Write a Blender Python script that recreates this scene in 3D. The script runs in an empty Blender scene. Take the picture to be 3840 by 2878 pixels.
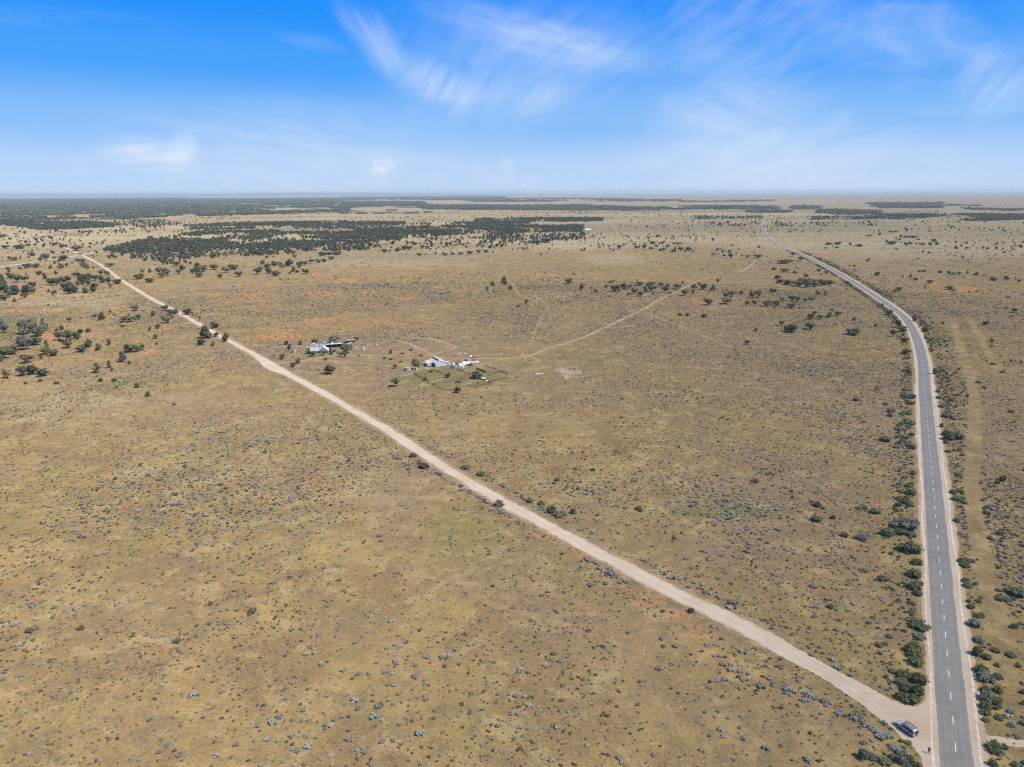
import bpy, bmesh, math, random
import numpy as np
from mathutils import Vector, Matrix, Euler
R = math.radians
random.seed(7)
rng = np.random.default_rng(7)
sc = bpy.context.scene
C = sc.collection

# ------------------------------------------------------------------ camera
F, CX, CY, H = 2663., 1920., 1439., 120.       # focal length in photo pixels, photo centre, flying height
PITCH = math.atan((CY - 722) / F)
ROLL = R(0.22)
cam = bpy.data.cameras.new('camera')
co = bpy.data.objects.new('camera', cam)
C.objects.link(co)
cam.sensor_width = 36
cam.sensor_fit = 'HORIZONTAL'
cam.lens = F / 3840 * 36
cam.clip_start = 1
cam.clip_end = 200000
co.matrix_world = Matrix.Translation((0, 0, H)) @ Matrix.Rotation(R(90) - PITCH, 4, 'X') @ Matrix.Rotation(-ROLL, 4, 'Z')
sc.camera = co

# ------------------------------------------------------------------ world
SUN_AZ = R(332)          # direction towards the sun, counted from +X
SUN_EL = R(52)
world = bpy.data.worlds.new('World')
sc.world = world
world.use_nodes = True


class NT:
    """small helper round a node tree"""
    def __init__(s, tree):
        s.t = tree
    def n(s, kind, **kw):
        nd = s.t.nodes.new(kind)
        ins = kw.pop('i', {})
        for k, v in kw.items():
            setattr(nd, k, v)
        for k, v in ins.items():
            s.set(nd.inputs[k], v)
        return nd
    def set(s, sock, v):
        if isinstance(v, bpy.types.NodeSocket):
            s.t.links.new(v, sock)
        elif isinstance(v, (tuple, list)) and len(v) == 3 and sock.type == 'RGBA':
            sock.default_value = (*v, 1)
        else:
            sock.default_value = v
    def m(s, op, a, b=None, c=None, clamp=False):
        nd = s.n('ShaderNodeMath', operation=op, use_clamp=clamp)
        for k, v in enumerate((a, b, c)):
            if v is not None:
                s.set(nd.inputs[k], v)
        return nd.outputs[0]
    def ss(s, x, lo, hi, a=0., b=1.):
        nd = s.n('ShaderNodeMapRange', interpolation_type='SMOOTHSTEP')
        for k, v in zip(('Value', 'From Min', 'From Max', 'To Min', 'To Max'), (x, lo, hi, a, b)):
            s.set(nd.inputs[k], v)
        return nd.outputs[0]
    def mix(s, f, a, b, mode='MIX'):
        nd = s.n('ShaderNodeMix', data_type='RGBA', blend_type=mode)
        s.set(nd.inputs[0], f)
        s.set(nd.inputs[6], a)
        s.set(nd.inputs[7], b)
        return nd.outputs[2]
    def noise(s, vec, scale, detail=4, rough=.55, dist=0.):
        nd = s.n('ShaderNodeTexNoise', i={'Scale': scale, 'Detail': detail, 'Roughness': rough, 'Distortion': dist})
        if vec is not None:
            s.set(nd.inputs['Vector'], vec)
        return nd.outputs['Fac']
    def map(s, vec, loc=(0, 0, 0), rot=(0, 0, 0), scale=(1, 1, 1)):
        nd = s.n('ShaderNodeMapping', i={'Location': loc, 'Rotation': rot, 'Scale': scale})
        s.set(nd.inputs['Vector'], vec)
        return nd.outputs[0]


def pixdir(px, py):
    """azimuth (clockwise from +Y) and elevation, degrees, of a photo pixel"""
    a, b = (px - CX) / F, (CY - py) / F
    c, s = math.cos(ROLL), math.sin(ROLL)
    a, b = a * c + b * s, b * c - a * s
    y = math.cos(PITCH) + b * math.sin(PITCH)
    z = -math.sin(PITCH) + b * math.cos(PITCH)
    return math.degrees(math.atan2(a, y)), math.degrees(math.atan2(z, math.hypot(a, y)))


wt = NT(world.node_tree)
world.node_tree.nodes.clear()
tc = wt.n('ShaderNodeTexCoord')
sep = wt.n('ShaderNodeSeparateXYZ', i={0: tc.outputs['Generated']})
zc = wt.m('MAXIMUM', sep.outputs[2], 0.012)
up = wt.n('ShaderNodeCombineXYZ', i={0: sep.outputs[0], 1: sep.outputs[1], 2: zc})
upn = wt.n('ShaderNodeVectorMath', operation='NORMALIZE', i={0: up.outputs[0]})
sky = wt.n('ShaderNodeTexSky', sky_type='NISHITA', sun_disc=False, sun_elevation=SUN_EL,
           sun_rotation=math.pi / 2 - SUN_AZ, altitude=300, air_density=1.0, dust_density=0.6, ozone_density=4.0,
           i={0: upn.outputs[0]})
el = wt.m('MULTIPLY', wt.m('ARCSINE', sep.outputs[2]), 180 / math.pi)
az = wt.m('MULTIPLY', wt.m('ARCTAN2', sep.outputs[0], sep.outputs[1]), 180 / math.pi)
ramp = wt.n('ShaderNodeValToRGB', i={0: wt.m('DIVIDE', el, 40., clamp=True)})
cr = ramp.color_ramp
cr.interpolation = 'EASE'
STOPS = [(0.0, (0.54, 0.71, 0.95)), (0.045, (0.46, 0.66, 0.97)), (0.12, (0.24, 0.52, 0.98)), (0.22, (0.05, 0.36, 0.99)), (0.32, (0.004, 0.28, 1.0)), (0.5, (0.06, 0.30, 0.86)), (1.0, (0.22, 0.37, 0.64))]
for k, (p, c) in enumerate(STOPS):
    e = cr.elements[k] if k < 2 else cr.elements.new(p)
    e.position = p
    e.color = (*c, 1)
SKY_STRENGTH = 0.1
azel = wt.n('ShaderNodeCombineXYZ', i={0: az, 1: el})


def streak(p0, p1, width, soft, strength, fib=(0.5, 3.0), fibrot=None, seed=0., lo=.35, hi=.75):
    """a wisp of cirrus lying between two sky directions, broken into fibres"""
    a0, a1 = pixdir(*p0), pixdir(*p1)
    cx, cy = (a0[0] + a1[0]) / 2, (a0[1] + a1[1]) / 2
    L = math.dist(a0, a1) / 2
    ang = math.atan2(a1[1] - a0[1], a1[0] - a0[0])
    W = width * 0.0215
    warp = wt.n('ShaderNodeVectorMath', operation='SCALE', i={'Scale': soft * .55})
    wn = wt.n('ShaderNodeTexNoise', i={'Scale': .3, 'Detail': 2, 'Vector': wt.map(azel.outputs[0], (seed, seed * 2, 0))})
    wsub = wt.n('ShaderNodeVectorMath', operation='SUBTRACT', i={0: wn.outputs['Color'], 1: (.5, .5, .5)})
    wt.set(warp.inputs[0], wsub.outputs[0])
    v0 = wt.n('ShaderNodeVectorMath', operation='ADD', i={0: azel.outputs[0], 1: warp.outputs[0]})
    sub = wt.n('ShaderNodeVectorMath', operation='SUBTRACT', i={0: v0.outputs[0], 1: (cx, cy, 0)})
    vr = wt.n('ShaderNodeVectorRotate', rotation_type='Z_AXIS', i={'Vector': sub.outputs[0], 'Angle': -ang})
    sc_ = wt.n('ShaderNodeVectorMath', operation='MULTIPLY', i={0: vr.outputs[0], 1: (1 / (L * 1.25), 1 / W, 0)})
    ln = wt.n('ShaderNodeVectorMath', operation='LENGTH', i={0: sc_.outputs[0]})
    body = wt.ss(ln.outputs['Value'], 1.15, 0.0)
    fr = ang if fibrot is None else R(fibrot)
    fv = wt.n('ShaderNodeVectorRotate', rotation_type='Z_AXIS', i={'Vector': v0.outputs[0], 'Angle': -fr})
    fn = wt.noise(wt.map(fv.outputs[0], (seed * 3, seed, 0), scale=(fib[0] * .7, fib[1] * .62, 1)), 1.0, 3, .55, 0.)
    return wt.m('MULTIPLY', wt.m('MULTIPLY', body, wt.ss(fn, lo - .22, hi + .22)), strength * .9)


wisps = [
    streak((1420, 200), (2150, 300), 300, 1.6, .34, (.3, 1.1), 62, 1.3, .2, .85),
    streak((1440, 235), (1800, 375), 85, 1.2, .62, (.35, 1.9), 60, 2.1, .2, .7),
    streak((1700, 345), (2160, 345), 80, 1.4, .42, (.4, 1.9), 55, 2.9, .25, .75),
    streak((1340, 30), (1500, 280), 75, 1.2, .5, (.3, 1.8), -58, 3.7, .25, .7),
    streak((1250, 0), (1400, 200), 50, 1.2, .3, (.3, 1.8), -60, 3.1, .25, .75),
    streak((1650, 40), (2450, 240), 75, 1.4, .62, (.3, 2.0), -14, 4.2, .25, .7),
    streak((1850, 150), (2430, 260), 200, 1.4, .5, (.3, 1.6), 30, 5.9, .15, .8),
    streak((1040, 135), (1290, 190), 30, 1.4, .14, (.3, 2.2), -12, 6.4, .2, .6),
    streak((1980, 420), (2120, 330), 70, 1.0, .3, (.3, 1.5), 40, 7.7, .3, .7),
    streak((380, 555), (745, 600), 62, 1.1, .85, (.55, 2.6), 4, 8.8, .36, .6),
    streak((640, 520), (735, 590), 75, .5, .6, (.35, 1.4), 40, 9.3, .2, .55),
    streak((600, 500), (1700, 580), 170, 2.0, .45, (.25, 1.6), -8, 10.1, .25, .75),
    streak((1375, 640), (1480, 622), 62, 1.5, 1., (2.4, 2.8), 20, 11.9, .46, .56),
    streak((1880, 640), (1935, 620), 55, .8, .36, (.9, .9), 0, 12.4, .3, .6),
    streak((2450, 330), (3050, 520), 220, 2.0, .5, (.25, 1.0), -22, 13.2, .15, .8),
    streak((2300, 600), (3300, 560), 200, 2.6, .4, (.25, 1.3), 20, 14.6, .3, .75),
    streak((3120, 430), (3180, 480), 60, 1.0, .4, (.5, 1.2), -40, 15.4, .3, .6),
    streak((3650, 430), (3830, 160), 130, 2.0, .5, (.3, 1.6), 55, 16.7, .3, .7),
    streak((2300, 160), (3500, 60), 300, 3.0, .3, (.3, 1.6), 30, 17.3, .3, .75),
    streak((2600, 640), (3840, 600), 170, 2.6, .34, (.25, 1.4), 10, 19.3, .25, .75),
]
# thin cirrus all round the rest of the sky as well
gen = wt.noise(wt.map(azel.outputs[0], (3, 9, 0), (0, 0, .3), (.05, .16, 1)), 1.0, 6, .6, .5)
gen2 = wt.m('MULTIPLY', wt.ss(gen, .50, .85), .4)
cl = gen2
for w_ in wisps:
    # screen-like union keeps overlaps soft
    cl = wt.m('SUBTRACT', wt.m('ADD', cl, w_), wt.m('MULTIPLY', cl, w_))
skyl = wt.n('ShaderNodeVectorMath', operation='SCALE', i={0: sky.outputs[0], 'Scale': SKY_STRENGTH})
grad = wt.mix(.93, skyl.outputs[0], ramp.outputs[0])
cloudcol = (.85, .905, 1.0)
skyc = wt.mix(wt.m('MINIMUM', cl, .85), grad, cloudcol)
div = wt.n('ShaderNodeVectorMath', operation='SCALE', i={0: skyc, 'Scale': 1 / SKY_STRENGTH})
EXPOSURE = 0.6
bg = wt.n('ShaderNodeBackground', i={'Color': div.outputs[0], 'Strength': SKY_STRENGTH * 2 ** -EXPOSURE * 1.0})
wo = wt.n('ShaderNodeOutputWorld', i={0: bg.outputs[0]})

sun = bpy.data.lights.new('sun', 'SUN')
sun.energy = 3.7
sun.angle = R(.53)
sun.color = (1.0, .95, .86)
so = bpy.data.objects.new('sun', sun)
C.objects.link(so)
sd = Vector((math.cos(SUN_EL) * math.cos(SUN_AZ), math.cos(SUN_EL) * math.sin(SUN_AZ), math.sin(SUN_EL)))
so.rotation_euler = sd.to_track_quat('Z', 'Y').to_euler()
so.location = (0, 0, 300)

vs = sc.view_settings
vs.view_transform = 'Standard'
vs.look = 'None'
vs.exposure = EXPOSURE
vs.gamma = 1
vs.use_curve_mapping = False
sc.cycles.max_bounces = 5
sc.cycles.diffuse_bounces = 2
sc.cycles.glossy_bounces = 2
sc.cycles.transparent_max_bounces = 8
sc.cycles.volume_bounces = 0
sc.cycles.sample_clamp_direct = 3.
sc.cycles.sample_clamp_indirect = 2.
sc.cycles.use_denoising = False
sc.cycles.pixel_filter_type = 'BLACKMAN_HARRIS'
sc.cycles.filter_width = 1.2

# ------------------------------------------------------------------ photo pixels to places on the ground
CROP = {'A': (0, 700, 960 / 2211), 'B': (960, 700, 960 / 2211), 'C': (1920, 700, 960 / 2211), 'D': (2880, 700, 960 / 2211),
        'E': (2880, 1400, 960 / 2211), 'F': (2880, 2120, 960 / 2100), 'R': (1400, 1600, 1200 / 2211), 'K': (2560, 710, 1280 / 2212),
        'H': (1020, 1220, 400 / 2212), 'W': (1420, 1280, 480 / 2212), 'G': (2400, 1400, 1000 / 2072), 'L': (0, 1400, 960 / 2211),
        'N': (0, 2300, 700 / 2008), 'X': (0, 710, 1280 / 2212), 'Y': (1280, 710, 1280 / 2212), 'P': (0, 0, 1.), 'Q': (1700, 2200, 700 / 1934)}


def full(c, x, y):
    o = CROP[c]
    return o[0] + x * o[2], o[1] + y * o[2]


def at(px, py, z=0.):
    a, b = (px - CX) / F, (CY - py) / F
    c, s = math.cos(ROLL), math.sin(ROLL)
    a, b = a * c + b * s, b * c - a * s
    fy = math.cos(PITCH) + b * math.sin(PITCH)
    fz = -math.sin(PITCH) + b * math.cos(PITCH)
    t = (z - H) / fz
    return a * t, fy * t


def P(c, x, y):
    return at(*full(c, x, y))


def mpp(x, y):
    """metres per photo pixel at a ground point"""
    return (y * math.cos(PITCH) + H * math.sin(PITCH)) / F


def proj(x, y, z=0.):
    dz = z - H
    d = y * math.cos(PITCH) - dz * math.sin(PITCH)
    v = y * math.sin(PITCH) + dz * math.cos(PITCH)
    a, b = x / d, v / d
    c, s = math.cos(ROLL), math.sin(ROLL)
    return CX + F * (a * c - b * s), CY - F * (b * c + a * s)


_tab = np.random.default_rng(11).random((256, 256))


def vnoise(x, y, scale, seed=0):
    x = np.asarray(x, float) * scale + seed * 17.13
    y = np.asarray(y, float) * scale + seed * 31.77
    xi, yi = np.floor(x).astype(np.int64), np.floor(y).astype(np.int64)
    fx, fy = x - xi, y - yi
    fx, fy = fx * fx * (3 - 2 * fx), fy * fy * (3 - 2 * fy)
    g = lambda i, j: _tab[(i + 7 * seed) & 255, (j + 13 * seed) & 255]
    return (g(xi, yi) * (1 - fx) + g(xi + 1, yi) * fx) * (1 - fy) + (g(xi, yi + 1) * (1 - fx) + g(xi + 1, yi + 1) * fx) * fy


def fbm(x, y, scale, seed=0, oct=4):
    s, a, t = 0., 1., 0.
    for k in range(oct):
        s = s + a * vnoise(x, y, scale * 2 ** k, seed + k)
        t += a
        a *= .55
    return s / t


def spline(pts, step):
    """Catmull-Rom through ground points, resampled evenly"""
    p = np.array(pts, float)
    p = np.vstack([2 * p[0] - p[1], p, 2 * p[-1] - p[-2]])
    out = []
    for k in range(1, len(p) - 2):
        n = max(4, int(np.linalg.norm(p[k + 1] - p[k]) / step * 2))
        t = np.linspace(0, 1, n, endpoint=False)[:, None]
        out.append(.5 * (2 * p[k] + (p[k + 1] - p[k - 1]) * t + (2 * p[k - 1] - 5 * p[k] + 4 * p[k + 1] - p[k + 2]) * t ** 2
                         + (3 * p[k] - p[k - 1] - 3 * p[k + 1] + p[k + 2]) * t ** 3))
    out = np.vstack(out + [p[-2:-1]])
    d = np.r_[0, np.cumsum(np.linalg.norm(np.diff(out, axis=0), axis=1))]
    s = np.arange(0, d[-1], step)
    return np.c_[np.interp(s, d, out[:, 0]), np.interp(s, d, out[:, 1])]


def seg_dist(x, y, line):
    """distance of many points to a polyline"""
    line = np.asarray(line, float)
    best = np.full(np.shape(x), 1e9)
    for a, b in zip(line[:-1], line[1:]):
        d = b - a
        L = d @ d + 1e-9
        t = np.clip(((x - a[0]) * d[0] + (y - a[1]) * d[1]) / L, 0, 1)
        best = np.minimum(best, np.hypot(x - a[0] - t * d[0], y - a[1] - t * d[1]))
    return best


def inside(x, y, poly):
    poly = np.asarray(poly, float)
    r = np.zeros(np.shape(x), bool)
    for (x0, y0), (x1, y1) in zip(poly, np.roll(poly, -1, 0)):
        if y0 == y1:
            continue
        r ^= ((y0 > y) != (y1 > y)) & (x < (x1 - x0) * (y - y0) / (y1 - y0) + x0)
    return r


# ------------------------------------------------------------------ object helpers
def tag(o, label=None, cat=None, group=None, kind=None):
    if label:
        o['label'] = label
    if cat:
        o['category'] = cat
    if group:
        o['group'] = group
    if kind:
        o['kind'] = kind
    return o


def link(name, mesh, parent=None):
    o = bpy.data.objects.new(name, mesh)
    C.objects.link(o)
    if parent:
        o.parent = parent
    return o


def empty(name, loc, rz=0):
    o = bpy.data.objects.new(name, None)
    C.objects.link(o)
    o.location = (*loc, 0) if len(loc) == 2 else loc
    o.rotation_euler = (0, 0, rz)
    o.empty_display_size = .5
    return o


class MB:
    """collects simple solids and links them as one mesh"""
    def __init__(s):
        s.bm = bmesh.new()
    def box(s, a, b, bevel=0, M=None):
        r = bmesh.ops.create_cube(s.bm, size=1)
        c = [(a[k] + b[k]) / 2 for k in range(3)]
        d = [abs(b[k] - a[k]) for k in range(3)]
        m = Matrix.Translation(c) @ Matrix.Diagonal((*d, 1))
        bmesh.ops.transform(s.bm, matrix=(M @ m) if M else m, verts=r['verts'])
        if bevel:
            es = list({e for v in r['verts'] for e in v.link_edges})
            bmesh.ops.bevel(s.bm, geom=es, offset=bevel, segments=2, affect='EDGES', profile=.6)
        return s
    def cyl(s, p, q, r0, r1=None, n=10, caps=True):
        p, q = Vector(p), Vector(q)
        r1 = r0 if r1 is None else r1
        d = q - p
        r = bmesh.ops.create_cone(s.bm, cap_ends=caps, segments=n, radius1=r0, radius2=r1, depth=d.length)
        m = Matrix.Translation((p + q) / 2) @ d.to_track_quat('Z', 'Y').to_matrix().to_4x4()
        bmesh.ops.transform(s.bm, matrix=m, verts=r['verts'])
        return s
    def poly(s, pts):
        s.bm.faces.new([s.bm.verts.new(p) for p in pts])
        return s
    def slab(s, pts, t=.05):
        """a sheet with thickness, t measured down its normal"""
        pts = [Vector(p) for p in pts]
        n = (pts[1] - pts[0]).cross(pts[2] - pts[0]).normalized()
        if n.z < 0:
            n = -n
            pts = pts[::-1]
        top = [s.bm.verts.new(p) for p in pts]
        bot = [s.bm.verts.new(p - n * t) for p in pts]
        s.bm.faces.new(top)
        s.bm.faces.new(bot[::-1])
        for k in range(len(pts)):
            j = (k + 1) % len(pts)
            s.bm.faces.new((top[j], top[k], bot[k], bot[j]))
        return s
    def prism(s, prof, x0, x1, axis='x'):
        """extrude a closed outline: prof in (y, z) along x, or (x, z) along y"""
        f = (lambda p, t: (t, p[0], p[1])) if axis == 'x' else (lambda p, t: (p[0], t, p[1]))
        a = [s.bm.verts.new(f(p, x0)) for p in prof]
        b = [s.bm.verts.new(f(p, x1)) for p in prof]
        s.bm.faces.new(a)
        s.bm.faces.new(b[::-1])
        for k in range(len(prof)):
            j = (k + 1) % len(prof)
            s.bm.faces.new((a[j], a[k], b[k], b[j]))
        return s
    def ball(s, c, r, sub=1, sq=(1, 1, 1), jit=0.):
        q = bmesh.ops.create_icosphere(s.bm, subdivisions=sub, radius=1)
        for v in q['verts']:
            k = 1 + random.uniform(-jit, jit)
            v.co = Vector((c[0] + v.co.x * r * sq[0] * k, c[1] + v.co.y * r * sq[1] * k, c[2] + v.co.z * r * sq[2] * k))
        return s
    def mesh(s, name, mat, smooth=False):
        bmesh.ops.recalc_face_normals(s.bm, faces=s.bm.faces)
        me = bpy.data.meshes.new(name)
        s.bm.to_mesh(me)
        s.bm.free()
        if mat:
            me.materials.append(mat)
        if smooth:
            me.shade_smooth()
        return me
    def build(s, name, mat, parent=None, smooth=False):
        return link(name, s.mesh(name, mat, smooth), parent)


# ------------------------------------------------------------------ materials
def material(name, col, rough=.85, metal=0., var=.12, scale=2., spec=.25, bump=0., col2=None, world=False, rnd=0.):
    """procedural paint / stone / sheet: base colour broken by noise"""
    m = bpy.data.materials.new(name)
    m.use_nodes = True
    m.node_tree.nodes.clear()
    t = NT(m.node_tree)
    tcn = t.n('ShaderNodeTexCoord')
    vec = t.n('ShaderNodeNewGeometry').outputs['Position'] if world else tcn.outputs['Object']
    n1 = t.noise(vec, scale, 6, .6)
    c2 = col2 or tuple(c * (1 - var * 2.2) for c in col)
    base = t.mix(t.ss(n1, .32, .72), tuple(min(1, c * (1 + var * .5)) for c in col), c2)
    if rnd:
        oi = t.n('ShaderNodeObjectInfo')
        k = t.m('MULTIPLY_ADD', oi.outputs['Random'], 2 * rnd, 1 - rnd)
        hv = t.n('ShaderNodeHueSaturation', i={'Color': base, 'Value': k, 'Saturation': 1.})
        base = hv.outputs[0]
    b = t.n('ShaderNodeBsdfPrincipled', i={'Base Color': base, 'Roughness': rough, 'Metallic': metal, 'Specular IOR Level': spec})
    if bump:
        bp = t.n('ShaderNodeBump', i={'Strength': bump, 'Distance': .05, 'Height': t.noise(vec, scale * 6, 4)})
        t.set(b.inputs['Normal'], bp.outputs[0])
    t.n('ShaderNodeOutputMaterial', i={0: b.outputs[0]})
    return m


def foliage(name, a, b, rnd=.25, trans=.25, hue=.02):
    m = bpy.data.materials.new(name)
    m.use_nodes = True
    m.node_tree.nodes.clear()
    t = NT(m.node_tree)
    g = t.n('ShaderNodeNewGeometry')
    oi = t.n('ShaderNodeObjectInfo')
    # each spray of leaves has its own tone, each plant its own shade
    base = t.mix(g.outputs['Random Per Island'], a, b)
    base = t.mix(t.m('MULTIPLY', t.ss(t.noise(g.outputs['Position'], .6, 3), .4, .65), .35), base, b)
    r2 = t.m('FRACT', t.m('MULTIPLY', oi.outputs['Random'], 7.31))
    hv = t.n('ShaderNodeHueSaturation', i={'Color': base, 'Value': t.m('MULTIPLY_ADD', oi.outputs['Random'], 2 * rnd, 1 - rnd),
                                         'Hue': t.m('MULTIPLY_ADD', r2, 2 * hue, .5 - hue), 'Saturation': 1.})
    d = t.n('ShaderNodeBsdfDiffuse', i={'Color': hv.outputs[0], 'Roughness': .6})
    tr = t.n('ShaderNodeBsdfTranslucent', i={'Color': hv.outputs[0]})
    mx = t.n('ShaderNodeMixShader', i={0: trans, 1: d.outputs[0], 2: tr.outputs[0]})
    t.n('ShaderNodeOutputMaterial', i={0: mx.outputs[0]})
    return m


M = {}
M['asphalt'] = material('asphalt', (.128, .122, .120), .9, var=.07, scale=.35, bump=.2, world=True)
M['gravel'] = material('gravel', (.46, .345, .265), .95, var=.07, scale=.12, bump=.3, world=True, col2=(.40, .275, .19))
M['line'] = material('line_paint', (.62, .62, .60), .7, var=.1, scale=3)
M['track'] = material('track_soil', (.42, .275, .175), .95, var=.1, scale=.3, world=True)
M['limestone'] = material('limestone_road', (.55, .47, .38), .95, var=.06, scale=.05, world=True)
M['bark'] = material('bark', (.19, .155, .125), .95, var=.2, scale=4)
M['deadwood'] = material('dead_wood', (.22, .19, .165), .95, var=.2, scale=4)
M['leaf_dark'] = foliage('dark_leaves', (.082, .090, .054), (.160, .164, .104), .24)
M['leaf_olive'] = foliage('olive_leaves', (.105, .108, .058), (.205, .198, .115), .24)
M['leaf_grey'] = foliage('grey_green_leaves', (.122, .128, .092), (.218, .22, .165), .2)
M['leaf_green'] = foliage('fresh_green_leaves', (.102, .116, .052), (.198, .205, .104), .22)
M['leaf_bright'] = foliage('bright_green_leaves', (.060, .105, .020), (.120, .170, .040), .15)
M['saltbush'] = foliage('saltbush_leaves', (.19, .188, .165), (.33, .33, .295), .32, .15, .05)
M['purple'] = foliage('dry_purple_twigs', (.085, .072, .066), (.16, .14, .13), .2, .1)
M['tussock'] = foliage('dry_tussock', (.13, .10, .052), (.22, .175, .09), .3, .15, .03)


# ------------------------------------------------------------------ lines of the land (all in metres)
ROAD = spline([(78, 93), (87.5, 110.7)] + [P(*r) for r in [
    ('F', 1540, 1515), ('F', 1500, 1085), ('F', 1411, 42), ('E', 1432, 1040), ('E', 1388, 550), ('E', 1360, 210),
    ('D', 1330, 1480), ('D', 1265, 1270), ('D', 1200, 1160), ('D', 1120, 1080), ('D', 1000, 995), ('D', 840, 890), ('D', 690, 795),
    ('D', 500, 690), ('D', 320, 600), ('D', 180, 540), ('D', 40, 475), ('K', 560, 325), ('K', 540, 300), ('K', 530, 270), ('K', 520, 230), ('K', 512, 200)]]
    + [(1260, 3650), (1400, 4200)], 4.)
GRAVEL = spline([P(*r) for r in [('X', 300, 310), ('X', 380, 362), ('A', 590, 540), ('A', 840, 660), ('A', 1050, 810), ('A', 1330, 980), ('A', 1560, 1100), ('A', 1900, 1290),
    ('A', 2211, 1460), ('B', 150, 1570), ('B', 350, 1658), ('R', 60, 0), ('R', 330, 180), ('R', 860, 500), ('R', 1400, 790), ('R', 2000, 1110), ('F', 20, 618), ('F', 230, 745)]], 3.)
HEDGE = np.array([P('R', *q) for q in [(120, 190), (230, 260), (330, 290), (430, 330), (600, 420), (700, 480), (830, 550), (950, 630), (1100, 720), (1300, 810),
    (1500, 930), (1700, 1060), (1850, 1180), (2000, 1260), (2211, 1380)]] + [P('F', *q) for q in [(-280, 900), (300, 1060), (640, 1230), (850, 1360), (1000, 1460), (1110, 1560), (1160, 1660)]])
ROWR = np.array([P('R', *q) for q in [(-40, -90), (200, 40), (390, 150), (520, 205), (640, 265), (740, 325), (880, 400), (940, 435), (1050, 495), (1200, 590), (1380, 680),
    (1480, 725), (1600, 790), (1850, 915), (2000, 1000), (2211, 1110)]] + [P('F', *q) for q in [(180, 590), (400, 720), (620, 850), (800, 940), (920, 1010)]])
TRACKS = [   # (points, half width, how bare)
    ([P('H', *q) for q in [(210, 800), (400, 770), (590, 745), (900, 690), (1150, 640), (1290, 600), (1400, 560)]], 2.0, .95),
    ([P('H', *q) for q in [(590, 745), (900, 735), (1180, 742), (1420, 800), (1640, 870)]], 1.1, .8),
    ([P('H', 1150, 650)] + [P('H', 1500, 640), P('H', 1800, 625)] + [P('W', *q) for q in [(0, 245), (450, 240), (800, 247), (1000, 262), (1250, 295), (1500, 305), (1900, 300), (2212, 300)]]
     + [P('C', *q) for q in [(150, 1465), (300, 1405), (560, 1325), (800, 1220), (1000, 1125), (1130, 1065), (1270, 980), (1400, 920), (1480, 880), (1600, 820), (1700, 785), (1770, 768)]], 1.8, .9),
    ([P('C', *q) for q in [(1970, 740), (2030, 705), (2110, 650)]], 3, .8),
    ([P('W', *q) for q in [(330, 0), (480, 35), (600, 80), (700, 130), (850, 195), (930, 240)]], 1.9, .8),
    ([P('W', *q) for q in [(930, 245), (960, 230), (1100, 180), (1250, 140), (1340, 100), (1290, 70), (1150, 40)]] + [P('B', 1640, 1350), P('B', 1480, 1315), P('B', 1300, 1300)], 2.0, .75),
    ([P('B', *q) for q in [(380, 1508), (700, 1510), (900, 1530), (1200, 1545), (1420, 1520)]], 1.7, .75),
    ([P('B', *q) for q in [(1700, 1500), (1500, 1475), (1330, 1480), (1200, 1470)]], 1.2, .5),
    ([P('B', *q) for q in [(2125, 640), (2150, 700), (2158, 790)]] + [P('C', *q) for q in [(0, 845), (30, 900), (90, 960)]], 2.6, .6),
    ([P('C', *q) for q in [(190, 945), (290, 1010), (312, 1075)]], 2.6, .6),
    ([P('A', *q) for q in [(1500, 1370), (1700, 1420)]], 1.5, .3),
]
PALE_TRACKS = [
    ([P('C', *q) for q in [(160, 1010), (215, 1060), (320, 1083), (700, 1078), (1110, 1066)]], 1.4, .7),
    ([P('C', *q) for q in [(262, 1110), (240, 1180), (205, 1240), (180, 1310), (155, 1375)]], 1.5, .7),
    ([P('C', *q) for q in [(1150, 1085), (1250, 1130), (1400, 1185), (1600, 1272), (1800, 1352), (1900, 1400)]], 1.8, .75),
    ([P('D', *q) for q in [(1600, 1170), (1640, 1300), (1690, 1480), (1750, 1658)]] + [P('E', *q) for q in [(1775, 200), (1790, 500), (1765, 800), (1760, 1000), (1795, 1250), (1845, 1560)]] + [P('F', *q) for q in [(1860, 330), (1890, 600), (1960, 1000)]], 3.0, .8),
    ([P('D', *q) for q in [(1730, 1130), (1790, 1230), (1860, 1340), (1930, 1500), (2010, 1650)]], 2.8, .75),
    ([P('K', *q) for q in [(590, 200), (630, 260), (680, 330), (800, 400)]], 3.0, .9),
    ([P('D', *q) for q in [(350, 440), (480, 410), (640, 395), (740, 380)]], 2.5, -.6),
]

# ------------------------------------------------------------------ ground
az_in = np.linspace(-40, 40, 561)
az_out = np.linspace(40, 320, 72)[1:-1]
azs = np.radians(np.r_[az_in, az_out])
dep = 46 * np.linspace(1, 0, 430) ** 1.25 + 0.1146
rad = np.r_[[25., 70.], H / np.tan(np.radians(dep))]
AZ, RD = np.meshgrid(azs, rad)
GX, GY = (np.sin(AZ) * RD).ravel(), (np.cos(AZ) * RD).ravel()
na, nr = len(azs), len(rad)
verts = np.c_[GX, GY, np.zeros_like(GX)]
ii, jj = np.meshgrid(np.arange(nr - 1), np.arange(na), indexing='ij')
jn = (jj + 1) % na
quads = np.stack([ii * na + jj, ii * na + jn, (ii + 1) * na + jn, (ii + 1) * na + jj], -1).reshape(-1, 4)[:, ::-1]
me = bpy.data.meshes.new('ground')
me.vertices.add(len(verts) + 1)
me.vertices.foreach_set('co', np.vstack([verts, [[0, 0, 0]]]).ravel())
cap = np.c_[(np.arange(na) + 1) % na, np.arange(na), np.full(na, len(verts))][:, ::-1]
me.loops.add(quads.size + cap.size)
me.loops.foreach_set('vertex_index', np.r_[quads.ravel(), cap.ravel()].astype(np.int32))
me.polygons.add(len(quads) + len(cap))
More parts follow.
